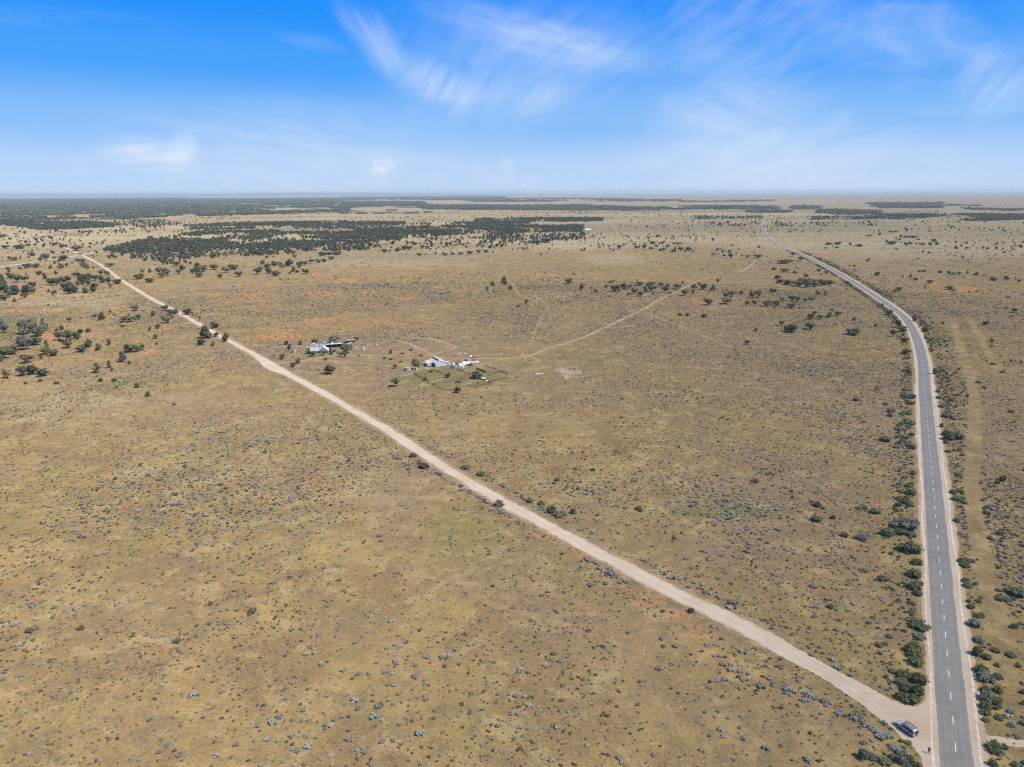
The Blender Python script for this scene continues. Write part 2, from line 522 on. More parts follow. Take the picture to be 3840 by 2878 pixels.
me.polygons.foreach_set('loop_start', np.r_[np.arange(len(quads)) * 4, len(quads) * 4 + np.arange(len(cap)) * 3].astype(np.int32))
me.update(calc_edges=True)
me.validate()
VX, VY = np.r_[GX, 0.], np.r_[GY, 0.]
front = VY > 30

# patches of soil and growth, traced to where they lie on the land: (crop, x, y, rx, ry, strength)
RED = [('B', 570, 925, 120, 14, 1.1), ('B', 1010, 920, 75, 14, 1.1), ('B', 720, 812, 60, 8, 1), ('B', 830, 805, 50, 8, 1), ('B', 40, 925, 60, 12, 1.1), ('B', 100, 995, 100, 12, .8), ('B', 90, 1050, 90, 10, .8),
       ('B', 200, 1290, 260, 45, .8), ('B', 1000, 1030, 140, 15, .8), ('B', 1300, 965, 110, 12, .8), ('B', 1410, 872, 30, 10, .9), ('B', 1570, 865, 50, 10, 1), ('B', 1730, 950, 80, 13, .9), ('B', 1850, 872, 70, 10, .9),
       ('B', 520, 765, 60, 9, .9), ('B', 1650, 1110, 120, 10, .5), ('B', 500, 1190, 520, 120, .55), ('B', 1250, 1210, 400, 70, .5), ('B', 170, 710, 90, 12, .9), ('B', 1650, 900, 500, 60, .35),
       ('A', 2140, 935, 90, 11, 1.1), ('A', 1820, 930, 80, 11, 1), ('A', 2000, 1000, 300, 60, .5), ('A', 110, 1075, 110, 11, 1), ('A', 430, 1045, 70, 8, .9), ('A', 1050, 1060, 90, 14, .9), ('A', 560, 1190, 60, 11, .9), ('A', 1400, 1205, 70, 11, .9),
       ('A', 800, 1280, 180, 25, .7), ('A', 430, 1290, 70, 55, .8), ('A', 1290, 1430, 80, 14, .9), ('A', 300, 1540, 70, 18, .8), ('A', 200, 950, 240, 40, .6), ('A', 700, 880, 300, 60, .45), ('A', 1600, 1390, 140, 18, .6), ('A', 900, 1440, 500, 120, .45),
       ('A', 40, 1640, 120, 18, .8), ('A', 400, 1640, 80, 12, .7), ('A', 1850, 475, 25, 25, .8), ('A', 1100, 280, 700, 14, .3), ('A', 480, 470, 90, 12, .8), ('A', 1300, 620, 300, 25, .35),
       ('C', 350, 762, 60, 11, 1), ('C', 240, 768, 50, 11, .9), ('C', 1130, 814, 50, 6, 1), ('C', 760, 760, 50, 6, .9), ('C', 1540, 632, 70, 9, .8), ('C', 1560, 985, 60, 14, 1), ('C', 1620, 1008, 50, 9, 1), ('C', 1250, 905, 330, 50, .5),
       ('C', 1850, 960, 400, 70, .5), ('C', 140, 888, 100, 7, .8), ('C', 2000, 905, 90, 8, .9), ('C', 1750, 1025, 200, 16, .6), ('C', 1900, 420, 170, 24, .5), ('C', 700, 315, 700, 14, .35), ('C', 300, 690, 120, 25, .5), ('C', 700, 830, 300, 40, .4),
       ('D', 1710, 886, 95, 14, 1.3), ('D', 1450, 842, 65, 11, 1), ('D', 1880, 815, 50, 7, .9), ('D', 520, 590, 110, 16, .8), ('D', 1120, 785, 70, 6, .9), ('D', 1450, 935, 40, 8, .8), ('D', 1945, 1362, 50, 10, .8), ('D', 1080, 908, 90, 10, .6), ('D', 1540, 892, 70, 13, .9),
       ('D', 350, 590, 120, 40, .35), ('D', 100, 700, 250, 60, .3), ('D', 2130, 1490, 60, 30, .5), ('E', 860, 1160, 140, 20, .6), ('E', 900, 560, 90, 14, .5), ('E', 1180, 1440, 60, 18, .6),
       ('R', 210, 1120, 45, 15, .9), ('R', 0, 680, 30, 8, .9), ('R', 775, 1572, 28, 12, 1), ('R', 970, 640, 70, 16, .9), ('R', 1200, 755, 90, 18, 1), ('R', 1450, 870, 70, 20, .9), ('R', 1600, 950, 90, 18, .7), ('R', 1900, 1210, 90, 24, .8), ('R', 2150, 1300, 80, 24, .7), ('R', 1080, 1175, 40, 10, .6),
       ('N', 1180, 770, 90, 35, .9), ('N', 1220, 895, 65, 14, 1), ('N', 730, 920, 60, 35, .7), ('N', 560, 780, 130, 20, .5), ('N', 850, 230, 60, 16, .6), ('N', 740, 1000, 40, 30, .6), ('L', 900, 520, 140, 30, .6), ('L', 1000, 590, 60, 10, .7), ('L', 220, 1430, 50, 14, .7), ('L', 290, 1535, 40, 16, .8), ('L', 1850, 380, 160, 20, .5), ('L', 100, 720, 90, 30, .6),
       ('Q', 320, 700, 40, 14, 1), ('Q', 890, 640, 45, 16, .8), ('Q', 1560, 1010, 70, 24, .5), ('F', 430, 110, 70, 26, .8), ('F', 30, 50, 100, 30, .6), ('F', 2070, 1560, 60, 80, .9), ('F', 2060, 1230, 50, 60, .6), ('F', 1850, 530, 60, 60, .5), ('F', 1930, 900, 60, 90, .5), ('F', 1100, 60, 60, 30, .5), ('G', 950, 1540, 200, 18, .7),
       ('H', 380, 290, 160, 40, .6), ('W', 500, 290, 140, 14, .8), ('W', 560, 340, 50, 14, .6), ('W', 200, 860, 60, 12, .8), ('W', 1200, 90, 100, 20, .6), ('H', 1250, 1040, 220, 24, .9), ('H', 2020, 940, 90, 10, .9)]
GREEN = [('W', 1300, 640, 760, 170, 1.2), ('W', 620, 868, 90, 22, 1.2), ('W', 1850, 870, 120, 20, .7), ('W', 900, 560, 300, 60, .5), ('A', 100, 1225, 220, 90, 1.3), ('L', 1110, 100, 120, 22, 1.2), ('L', 1270, 50, 90, 10, .9), ('G', 700, 1075, 620, 55, .9),
         ('H', 900, 600, 260, 60, .7), ('H', 350, 460, 300, 50, .5), ('W', 560, 170, 110, 50, .7), ('C', 80, 1545, 110, 25, .9), ('E', 900, 1400, 270, 60, .8), ('W', 150, 400, 200, 18, .9), ('W', 350, 1000, 130, 18, 1), ('A', 600, 415, 200, 14, .8),
         ('N', 500, 520, 300, 60, .6), ('N', 760, 620, 200, 40, .6), ('L', 480, 1400, 400, 90, .5), ('R', 1300, 480, 200, 60, .5), ('R', 1700, 530, 300, 50, .6), ('Q', 450, 1000, 500, 160, .3), ('D', 1500, 1250, 60, 200, .3), ('B', 1600, 1130, 300, 100, .4), ('B', 1000, 980, 260, 35, .5), ('R', 600, 260, 120, 40, .4),
         ('P', 1500, 1400, 250, 70, .35), ('P', 2650, 1380, 850, 320, .5), ('P', 2900, 1800, 450, 250, .35), ('E', 1640, 800, 90, 600, .35), ('F', 1780, 700, 90, 500, .45), ('E', 1240, 800, 50, 800, .35)]
PALE = [('C', 900, 625, 320, 55, .8), ('C', 450, 525, 520, 30, .9), ('C', 1000, 250, 1100, 60, 1), ('B', 1100, 640, 900, 60, .7), ('B', 1100, 250, 1100, 60, .9), ('B', 1650, 560, 500, 40, .8), ('A', 700, 385, 560, 40, .9), ('A', 150, 480, 250, 25, .9), ('A', 600, 980, 560, 70, .65),
        ('A', 300, 275, 350, 12, .8), ('L', 500, 260, 800, 160, .5), ('L', 1900, 700, 400, 300, .3), ('D', 1500, 400, 900, 160, .6), ('D', 600, 190, 600, 60, .7), ('D', 1100, 660, 1000, 200, .4), ('C', 400, 950, 400, 25, .6), ('C', 1700, 390, 400, 30, .8), ('D', 1700, 100, 700, 40, .6),
        ('P', 2100, 1560, 260, 120, .25), ('R', 500, 80, 400, 120, .35), ('A', 1300, 700, 250, 40, .4), ('P', 200, 1520, 500, 130, .3), ('R', 100, 500, 400, 140, .35)]
BARE = [('E', 300, 850, 560, 160, .5), ('E', 650, 1600, 560, 130, .75), ('F', 700, 260, 380, 140, .9), ('F', 950, 560, 220, 170, .75), ('G', 1000, 1420, 640, 70, .8), ('G', 900, 850, 90, 28, 1), ('B', 1000, 1460, 1000, 140, 1.25), ('W', 450, 760, 560, 220, 1.), ('W', 1750, 140, 350, 100, .7),
        ('P', 1450, 1480, 420, 60, .5), ('H', 700, 830, 800, 230, 1.1), ('E', 900, 440, 300, 60, .5), ('N', 1500, 1250, 500, 250, .5), ('L', 800, 560, 900, 90, .5), ('L', 600, 1050, 700, 130, .45), ('R', 1100, 1150, 500, 160, .3), ('D', 2000, 640, 300, 40, .3), ('C', 1800, 960, 420, 90, .4),
        ('A', 400, 1480, 900, 200, .4), ('C', 100, 1400, 150, 30, .5), ('P', 2600, 1440, 600, 60, .35), ('D', 400, 960, 500, 120, .35), ('A', 1500, 620, 500, 40, .4), ('Q', 700, 620, 150, 60, .7), ('P', 2600, 1350, 950, 360, .7), ('P', 2900, 1900, 520, 420, .7), ('P', 1700, 1130, 700, 180, .4), ('E', 1900, 800, 400, 900, .5), ('D', 1800, 1300, 400, 350, .4), ('Q', 1500, 300, 260, 200, .3)]


def patches(lst, px, py, warp):
    out = np.zeros_like(px)
    for c, x, y, rx, ry, s in lst:
        k = CROP[c][2]
        if lst is RED and c in 'NQLF':
            s *= .72
        fx, fy = full(c, x, y)
        d = np.hypot((px - fx) / (rx * k * 1.25), (py - fy) / (ry * k * 1.25 + 2)) + warp
        out = np.maximum(out, s * np.clip(1.35 - d, 0, 1) ** .8)
    return out


PX, PY = proj(VX[front], VY[front])
warp = (fbm(VX[front], VY[front], 1 / 28, 3) - .5) * 1.5
patch = np.zeros((len(VX), 4))
for k, lst in enumerate((RED, GREEN, PALE, BARE)):
    patch[front, k] = patches(lst, PX, PY, warp)
rdist = np.sqrt(VX ** 2 + VY ** 2)
# the plain is paler with distance from the camera
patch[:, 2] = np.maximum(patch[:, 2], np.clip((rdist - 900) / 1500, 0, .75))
near = front & (rdist < 2600)
dg = np.full(len(VX), 1e9)
dg[near] = seg_dist(VX[near], VY[near], GRAVEL[::6])
dr = np.full(len(VX), 1e9)
dr[near] = seg_dist(VX[near], VY[near], ROAD[::4])
dh = np.full(len(VX), 1e9)
dh[near] = seg_dist(VX[near], VY[near], HEDGE)
patch[:, 3] = np.maximum(patch[:, 3], np.clip(1.1 - dg / 22, 0, 1) * .75)
patch[:, 0] = np.maximum(patch[:, 0], np.clip(1.15 - dh / 7, 0, 1) * .5)
patch[:, 1] = np.maximum(patch[:, 1], np.clip(1.1 - dr / 18, 0, 1) * .4)
trk = np.zeros((len(VX), 4))
trk[:, 0] = np.clip(1.5 - dg / 6.2, 0, 1) * .55
trk[:, 0] = np.maximum(trk[:, 0], np.clip(1.6 - dr / 7.5, 0, 1) * .5)
for pts, w, s in TRACKS:
    d = np.full(len(VX), 1e9)
    d[near] = seg_dist(VX[near], VY[near], spline(pts, 6))
    trk[:, 0] = np.maximum(trk[:, 0], s * np.clip(1.5 - d / (w * 1.6), 0, 1) * .55)
for pts, w, s in PALE_TRACKS:
    d = np.full(len(VX), 1e9)
    d[near] = seg_dist(VX[near], VY[near], spline(pts, 6))
    v = np.clip(1.6 - d / (w * 1.3 + mpp(VX, np.maximum(VY, 1)) * 2), 0, 1)
    if s > 0:
        trk[:, 1] = np.maximum(trk[:, 1], .6 * s * v)
    else:
        trk[:, 2] = np.maximum(trk[:, 2], -s * v)
a = me.color_attributes.new('patch', 'FLOAT_COLOR', 'POINT')
a.data.foreach_set('color', patch.ravel().astype(np.float32))
a = me.color_attributes.new('track', 'FLOAT_COLOR', 'POINT')
a.data.foreach_set('color', trk.ravel().astype(np.float32))

gm = bpy.data.materials.new('dry_plain')
gm.use_nodes = True
gm.node_tree.nodes.clear()
t = NT(gm.node_tree)
pos = t.n('ShaderNodeNewGeometry').outputs['Position']
pa = t.n('ShaderNodeVertexColor', layer_name='patch')
ps = t.n('ShaderNodeSeparateColor', i={0: pa.outputs['Color']})
ta = t.n('ShaderNodeVertexColor', layer_name='track')
ts = t.n('ShaderNodeSeparateColor', i={0: ta.outputs['Color']})
nA = t.noise(pos, 1 / 150, 4, .62, .4)
nB = t.noise(t.map(pos, (31, 7, 0)), 1 / 24, 5, .62, .5)
nC = t.noise(t.map(pos, (3, 77, 0)), 1 / 4.0, 4, .65)
nD = t.noise(t.map(pos, (13, 17, 0)), 1.3, 3, .75)
nF = t.noise(t.map(pos, (55, 23, 0)), 1 / 11, 4, .68, .6)
nE = t.noise(t.map(pos, (91, 47, 0), scale=(1, .6, 1)), 1 / 60, 4, .65, .8)
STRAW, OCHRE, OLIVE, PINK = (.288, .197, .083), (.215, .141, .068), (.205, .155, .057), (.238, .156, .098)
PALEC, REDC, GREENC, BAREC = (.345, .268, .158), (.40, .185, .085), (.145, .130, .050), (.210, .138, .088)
col = t.mix(t.ss(nB, .36, .64), OCHRE, STRAW)
col = t.mix(t.m('MULTIPLY', t.ss(nA, .45, .66), .8), col, PINK)
col = t.mix(t.m('MULTIPLY', t.ss(nE, .52, .68), .75), col, OLIVE)


def chan(v, noise, lo=.42, hi=.78, k=.62):
    """patch strength roughened by noise, so that edges break up"""
    return t.ss(t.m('ADD', v, t.m('MULTIPLY', t.m('SUBTRACT', noise, .5), k * 2)), lo, hi)


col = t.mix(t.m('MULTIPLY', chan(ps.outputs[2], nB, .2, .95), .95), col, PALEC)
nG = t.noise(t.map(pos, (7, 3, 0), scale=(1 / 2600, 1 / 700, 1)), 1.0, 5, .62, .4)
col = t.mix(t.m('MULTIPLY', t.m('MULTIPLY', t.ss(nG, .50, .60), .75), t.ss(ps.outputs[2], .2, .7)), col, (.215, .168, .112))
col = t.mix(t.m('MULTIPLY', t.m('MULTIPLY', t.ss(nG, .46, .38), .6), t.ss(ps.outputs[2], .2, .7)), col, (.43, .345, .215))
col = t.mix(t.m('MULTIPLY', chan(pa.outputs['Alpha'], nB, .3, .9), .85), col, BAREC)
col = t.mix(t.m('MULTIPLY', chan(ps.outputs[1], nB, .32, .95), .78), col, GREENC)
red_n = t.m('ADD', t.m('MULTIPLY', nC, .6), t.m('MULTIPLY', nB, .4))
col = t.mix(t.m('MULTIPLY', chan(ps.outputs[0], red_n, .35, .95, 1.15), .85), col, REDC)
col = t.mix(t.m('MULTIPLY', chan(ts.outputs[0], nC, .25, .8, .4), .75), col, (.42, .295, .185))
col = t.mix(t.m('MULTIPLY', chan(ts.outputs[1], nF, .25, .85, .7), .55), col, (.40, .29, .145))
col = t.mix(t.m('MULTIPLY', ts.outputs[2], .6), col, (.14, .105, .06))
col = t.mix(t.m('MULTIPLY', t.ss(nF, .52, .64), .5), col, (.37, .275, .135))
col = t.mix(t.m('MULTIPLY', t.ss(nF, .47, .35), .45), col, (.165, .118, .066))
# tufts: light and dark at the size of a hand, and of a step
col = t.mix(t.m('MULTIPLY', t.ss(nD, .52, .34), .42), col, (.105, .080, .045))
col = t.mix(t.m('MULTIPLY', t.ss(nD, .52, .68), .34), col, (.40, .30, .15))
col = t.mix(t.m('MULTIPLY', t.ss(nC, .50, .33), .50), col, (.135, .108, .068))
col = t.mix(t.m('MULTIPLY', t.ss(nC, .54, .70), .28), col, (.37, .28, .14))
bmp = t.n('ShaderNodeBump', i={'Strength': .55, 'Distance': .22, 'Height': t.m('ADD', nD, t.m('MULTIPLY', nC, .6))})
b = t.n('ShaderNodeBsdfDiffuse', i={'Color': col, 'Roughness': .9, 'Normal': bmp.outputs[0]})
t.n('ShaderNodeOutputMaterial', i={0: b.outputs[0]})
me.materials.append(gm)
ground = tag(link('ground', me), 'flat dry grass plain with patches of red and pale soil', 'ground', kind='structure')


def ribbon(name, line, wl, wr, z, mat, jit=.15, parent=None, zfar=0., fade=0):
    """a strip along a line, edges left and right at their own widths, worn ragged"""
    line = np.asarray(line)
    d = np.gradient(line, axis=0)
    n = np.c_[-d[:, 1], d[:, 0]] / np.linalg.norm(d, axis=1)[:, None]
    s = np.arange(len(line))
    ja = (rng.random(len(line)) - .5) * 2 * jit + (vnoise(s, s * 0, .13, 5) - .5) * 3 * jit
    jb = (rng.random(len(line)) - .5) * 2 * jit + (vnoise(s, s * 0, .13, 9) - .5) * 3 * jit
    wl = np.broadcast_to(wl, len(line))
    wr = np.broadcast_to(wr, len(line))
    A = line + n * (wl + ja)[:, None]
    B = line - n * (wr + jb)[:, None]
    zz = z + zfar * np.clip(np.linalg.norm(line, axis=1) / 4000, 0, 1)
    v = np.vstack([np.c_[A, zz], np.c_[B, zz]])
    L = len(line)
    f = [(L + k, L + k + 1, k + 1, k) for k in range(L - 1)]
    m_ = bpy.data.meshes.new(name)
    m_.from_pydata(v.tolist(), [], f)
    m_.materials.append(mat)
    m_.update()
    if m_.polygons[0].normal.z < 0:
        m_.flip_normals()
    a_ = m_.attributes.new('across', 'FLOAT', 'POINT')
    a_.data.foreach_set('value', np.r_[np.ones(L), -np.ones(L)].astype(np.float32))
    return link(name, m_, parent)


# ---- sealed road
fine = spline(ROAD[::6], 1.0)
nearmask = fine[:, 1] < 700
fine = np.vstack([fine[nearmask], spline(fine[~nearmask][::6], 6.)])
sl = 2.4 + (vnoise(fine[:, 1], fine[:, 0], .03, 2) - .5) * 1.2
sr = 3.1 + (vnoise(fine[:, 1], fine[:, 0], .03, 4) - .5) * 1.4
shoulder = tag(ribbon('gravel_shoulder', fine, 3.3 + sl, 3.3 + sr, .026, M['gravel'], .22, zfar=.3), 'pale pink gravel shoulders along both edges of the sealed road', 'road shoulder', kind='structure')


def asphalt_mat():
    m = bpy.data.materials.new('worn_asphalt')
    m.use_nodes = True
    m.node_tree.nodes.clear()
    t = NT(m.node_tree)
    p = t.n('ShaderNodeNewGeometry').outputs['Position']
    uv = t.n('ShaderNodeAttribute', attribute_name='across')
    ac = uv.outputs['Fac']
    n1 = t.noise(p, .3, 6, .65)
    n2 = t.noise(p, 6, 3, .7)
    c = t.mix(t.ss(n1, .35, .7), (.178, .164, .152), (.148, .136, .126))
    wheel = t.m('ADD', t.ss(t.m('ABSOLUTE', t.m('SUBTRACT', t.m('ABSOLUTE', ac), .28)), .1, 0.), t.ss(t.m('ABSOLUTE', t.m('SUBTRACT', t.m('ABSOLUTE', ac), .74)), .1, 0.))
    n4 = t.ss(t.noise(t.map(p, (5, 9, 0)), .06, 3, .6), .56, .6)
    c = t.mix(t.m('MULTIPLY', n4, .35), c, (.115, .107, .10))
    c = t.mix(t.m('MULTIPLY', wheel, .5), c, (.125, .116, .108))
    c = t.mix(t.m('MULTIPLY', t.ss(t.m('ABSOLUTE', ac), .06, .0), .25), c, (.115, .106, .10))
    c = t.mix(t.m('MULTIPLY', t.ss(n2, .5, .75), .3), c, (.23, .215, .20))
    b = t.n('ShaderNodeBsdfPrincipled', i={'Base Color': c, 'Roughness': .85, 'Specular IOR Level': .3})
    t.n('ShaderNodeOutputMaterial', i={0: b.outputs[0]})
    return m


rd = ribbon('sealed_road', fine, 3.25, 3.25, .06, asphalt_mat(), .07, zfar=.5)
tag(rd, 'grey sealed road curving away to the horizon', 'road', kind='structure')
for off, nm in ((4.35, 'gravel_windrow'), (-4.9, 'gravel_windrow')):
    d = np.gradient(fine, axis=0)
    n = np.c_[-d[:, 1], d[:, 0]] / np.linalg.norm(d, axis=1)[:, None]
    k_ = (fine[:, 1] < 900)
    ribbon(nm, (fine + n * (off + .25 * np.sin(fine[:, 1:2] * .11)))[k_], .3, .3, .05, material('pale_windrow', (.475, .385, .298), .95, var=.14, scale=.8, world=True), .09, shoulder, zfar=.3)
# broken centre line: one mesh shared by all dashes
arc = np.r_[0, np.cumsum(np.linalg.norm(np.diff(fine, axis=0), axis=1))]
i0 = np.argmin(np.hypot(fine[:, 0] - P('F', 1538, 1500)[0], fine[:, 1] - P('F', 1538, 1500)[1]))
dm = MB().box((-1.55, -.075, 0), (1.55, .075, .006)).mesh('lane_dash', M['line'])
period = float(np.hypot(*(np.array(P('F', 1538, 1515)) - np.array(P('F', 1518, 1293)))))
s = arc[i0] - period * 2
nd = 0
while s < arc[-1] - 10 and nd < 110:
    x, y = np.interp(s, arc, fine[:, 0]), np.interp(s, arc, fine[:, 1])
    x2, y2 = np.interp(s + 1, arc, fine[:, 0]), np.interp(s + 1, arc, fine[:, 1])
    d_ = link('lane_dash', dm, rd)
    d_.location = (x, y, .066 + .5 * min(1, math.hypot(x, y) / 4000))
    d_.rotation_euler.z = math.atan2(y2 - y, x2 - x)
    if math.hypot(x, y) > 700:
        d_.scale = (1, 1.3, 1)
    s += period
    nd += 1
# tar patches and a skid mark
tar = material('fresh_tar', (.055, .053, .052), .7, world=True)
sk = spline([P('F', *q) for q in [(1480, 1600), (1490, 1540), (1512, 1470), (1530, 1400), (1536, 1360)]], .5)
ribbon('skid_mark', sk, .06, .06, .066, tar, .02, rd)
ribbon('tar_seam', spline([P('F', *q) for q in [(1455, 575), (1467, 700)]], 1), .05, .05, .066, tar, .02, rd)

# ---- gravel road and the bell-mouth where it meets the sealed road
gdist = np.linalg.norm(GRAVEL, axis=1)
gw = np.interp(gdist, [170, 260, 460, 640, 900, 2500], [4.6, 4.1, 4.0, 3.6, 4.4, 4.8])
yard_bulge = 3.6 * np.exp(-((np.hypot(GRAVEL[:, 0] + 172, GRAVEL[:, 1] - 497)) / 26) ** 2)


def gravel_mat():
    m = bpy.data.materials.new('graded_gravel')
    m.use_nodes = True
    m.node_tree.nodes.clear()
    t = NT(m.node_tree)
    p = t.n('ShaderNodeNewGeometry').outputs['Position']
    rot = t.map(p, (0, 0, 0), (0, 0, R(-31 + 90)), (.06, .9, 1))   # grader marks run with the road
    n1 = t.noise(p, .07, 6, .65, .6)
    n2 = t.noise(rot, 1, 4, .6)
    n3 = t.noise(p, 2.2, 4, .7)
    c = t.mix(t.ss(n1, .38, .66), (.452, .364, .287), (.41, .308, .222))
    c = t.mix(t.m('MULTIPLY', t.ss(n2, .5, .7), .4), c, (.53, .435, .35))
    ac = t.m('ABSOLUTE', t.n('ShaderNodeAttribute', attribute_name='across').outputs['Fac'])
    rut = t.ss(t.m('ABSOLUTE', t.m('SUBTRACT', ac, .40)), .16, .02)
    c = t.mix(t.m('MULTIPLY', rut, .30), c, (.54, .45, .37))
    edge = t.ss(t.m('ADD', ac, t.m('MULTIPLY', t.m('SUBTRACT', n1, .5), .5)), .70, .98)
    c = t.mix(t.m('MULTIPLY', edge, .5), c, (.33, .225, .145))
    c = t.mix(t.m('MULTIPLY', t.ss(n3, .48, .3), .3), c, (.30, .215, .15))
    bp = t.n('ShaderNodeBump', i={'Strength': .3, 'Distance': .1, 'Height': t.m('ADD', n2, n3)})
    b = t.n('ShaderNodeBsdfDiffuse', i={'Color': c, 'Roughness': .8, 'Normal': bp.outputs[0]})
    t.n('ShaderNodeOutputMaterial', i={0: b.outputs[0]})
    return m


gmat = gravel_mat()
shoulder.data.materials[0] = gmat
gline = spline(GRAVEL[::3], 1.5)
gl = np.linalg.norm(gline, axis=1)
gw = np.interp(gl, [172, 200, 260, 460, 640, 900, 2500], [3.85, 3.5, 3.0, 2.7, 2.3, 2.5, 3.0])
bul = 7 * np.exp(-(np.hypot(gline[:, 0] + 172, gline[:, 1] - 495) / 22) ** 2)
gr = ribbon('gravel_road', gline, gw + bul * .6, gw + bul * .35, .014, gmat, .42, zfar=.0)
tag(gr, 'pale pink gravel road running straight past the homestead paddock', 'gravel road', kind='structure')
up_ = [(-8, 536), (0, 540), (250, 690), (500, 830), (750, 960), (900, 1040), (1020, 1110), (1120, 1150), (1200, 1160), (1260, 1130), (1305, 1085), (1325, 1030), (1330, 940)]
dn_ = [(1450, 1200), (1480, 1658), (1300, 1658), (1260, 1580), (1200, 1500), (1100, 1420), (1030, 1340), (900, 1250), (750, 1130), (600, 1030), (400, 900), (200, 800), (-8, 682)]
ring = []
pts = [np.array(P('F', *q)) for q in up_ + dn_]
pts[len(up_) + 1] = np.array(P('F', 1470, 2200))
pts[len(up_) + 2] = np.array(P('F', 1340, 2200))
for p_, q_ in zip(pts, pts[1:] + pts[:1]):
    n_ = max(1, int(np.linalg.norm(q_ - p_) / .8))
    for k in range(n_):
        w_ = p_ + (q_ - p_) * k / n_
        ring.append((w_[0] + rng.normal() * .14, w_[1] + rng.normal() * .14, .045))
def filled(name, ring):
    from mathutils.geometry import delaunay_2d_cdt
    z = ring[0][2]
    vv, _, ff, *_r = delaunay_2d_cdt([Vector(v[:2]) for v in ring], [], [list(range(len(ring)))], 1, 1e-4)
    m_ = bpy.data.meshes.new(name)
    m_.from_pydata([(v.x, v.y, z) for v in vv], [], [tuple(f) for f in ff])
    m_.update()
    if m_.polygons[0].normal.z < 0:
        m_.flip_normals()
    return m_


me = filled('gravel_junction', ring)
me.materials.append(gmat)
tag(link('gravel_junction', me), 'wide pink gravel bell-mouth where the gravel road meets the sealed road', 'road junction', kind='structure')
jn = bpy.data.objects['gravel_junction']
worn = material('tyre_worn_gravel', (.385, .285, .205), .95, var=.12, scale=.6, world=True)
for k, q in enumerate(([(150, 650), (500, 880), (800, 1060), (1050, 1190), (1250, 1235), (1390, 1190)], [(120, 690), (480, 925), (780, 1110), (1040, 1240), (1260, 1290), (1400, 1250)], [(200, 720), (600, 980), (900, 1180), (1120, 1330), (1290, 1460), (1400, 1640)],
          [(230, 700), (640, 950), (940, 1150), (1160, 1290), (1330, 1420), (1430, 1600)])):
    ribbon('tyre_track', spline([P('F', *p_) for p_ in q], .8), .14, .14, .049 + .004 * k, worn, .05, jn)
# turnout across the road
ring = []
pts = [np.array(P('F', *q)) for q in [(1640, 1060), (1720, 1180), (1745, 1290), (1775, 1380), (1830, 1405), (1960, 1418), (2120, 1440), (2250, 1470), (2250, 1540), (2100, 1500), (1960, 1480), (1850, 1455), (1800, 1500), (1800, 1580), (1830, 1660), (1900, 2100), (1640, 2100), (1600, 1500)]]
for p_, q_ in zip(pts, pts[1:] + pts[:1]):
    n_ = max(1, int(np.linalg.norm(q_ - p_) / .8))
    for k in range(n_):
        w_ = p_ + (q_ - p_) * k / n_
        ring.append((w_[0] + rng.normal() * .18, w_[1] + rng.normal() * .18, .022))
me = filled('gravel_turnout', ring)
me.materials.append(gmat)
tag(link('gravel_turnout', me), 'pale gravel side track leaving the sealed road beside green shrubs', 'side track', kind='structure')

# paddock tracks: two wheel ruts each
for k, (pts, w, s_) in enumerate(TRACKS):
    if s_ < .7:
        continue
    ln = spline(pts, 2.)
    root = tag(empty('dirt_track', (0, 0, 0)), kind='structure')
    for side in (-1, 1):
        d = np.gradient(ln, axis=0)
        n = np.c_[-d[:, 1], d[:, 0]] / np.linalg.norm(d, axis=1)[:, None]
        ribbon('wheel_rut', ln + n * side * (.40 * w), .19 * w, .19 * w, .006 + k * .0015, M['track'], .16, root, zfar=.1)
    tag(root, 'reddish two-rut dirt track across the paddock', 'dirt track')
lime = spline([P('A', *q) for q in [(-200, 740), (0, 700), (250, 661), (450, 631), (640, 602), (760, 580), (900, 556), (1050, 526), (1280, 486), (1420, 460), (1700, 410), (1800, 390)]], 20)
tag(ribbon('limestone_road', lime, 4.5, 4.5, .2, M['limestone'], .5), 'pale limestone road passing behind the dark wood', 'road', kind='structure')
# bare pale pit near the yards
ring = []
for k in range(90):
    a_ = k / 90 * 2 * math.pi
    c_ = np.array(P('C', 480, 1608))
    rr = 1 + .2 * math.sin(3 * a_ + 1) + .14 * math.sin(7 * a_ + 2) + rng.normal() * .05
    ring.append((c_[0] + math.cos(a_) * 7.5 * rr + 1.5 * math.sin(2 * a_), c_[1] + math.sin(a_) * 15 * rr, .012))
bm = bmesh.new()
bm.faces.new([bm.verts.new(v) for v in ring])
me = bpy.data.meshes.new('bare_clay')
bm.to_mesh(me)
bm.free()
me.materials.append(material('pale_clay', (.345, .240, .165), .95, var=.2, scale=.12, world=True))
tag(link('bare_clay', me), 'bare pale pink clay scrape beyond the yards', 'clay', kind='structure')

# ---- far hills
hv, hf = [], []
hx = np.linspace(-30000, 4000, 220)
for k, x in enumerate(hx):
    y0 = 33000
    e = max(0., min(1, (3500 - x) / 9000))
    h = (55 + 105 * fbm(x, 0, 1 / 2600, 3, 5)) * e ** .6
    for j, (dy, f_) in enumerate(((-2600, 0.), (-1500, .45 + .3 * float(vnoise(x, 5, 1 / 700, 6))), (-600, .8 + .2 * float(vnoise(x, 9, 1 / 900, 2))), (300, 1.), (2500, 0.))):
        hv.append((x * (1 + dy / 90000), y0 + dy + 900 * float(vnoise(x, 2, 1 / 3000, 4)), h * f_ - .5))
for k in range(len(hx) - 1):
    for j in range(4):
        a_ = k * 5 + j
        hf.append((a_, a_ + 5, a_ + 6, a_ + 1))
me = bpy.data.meshes.new('far_hills')
me.from_pydata(hv, [], hf)
me.materials.append(material('hill_scrub', (.26, .21, .14), .95, var=.2, scale=.0012, world=True, col2=(.10, .095, .065)))
tag(link('far_hills', me), 'low hazy hills along the far horizon', 'hills', kind='structure')

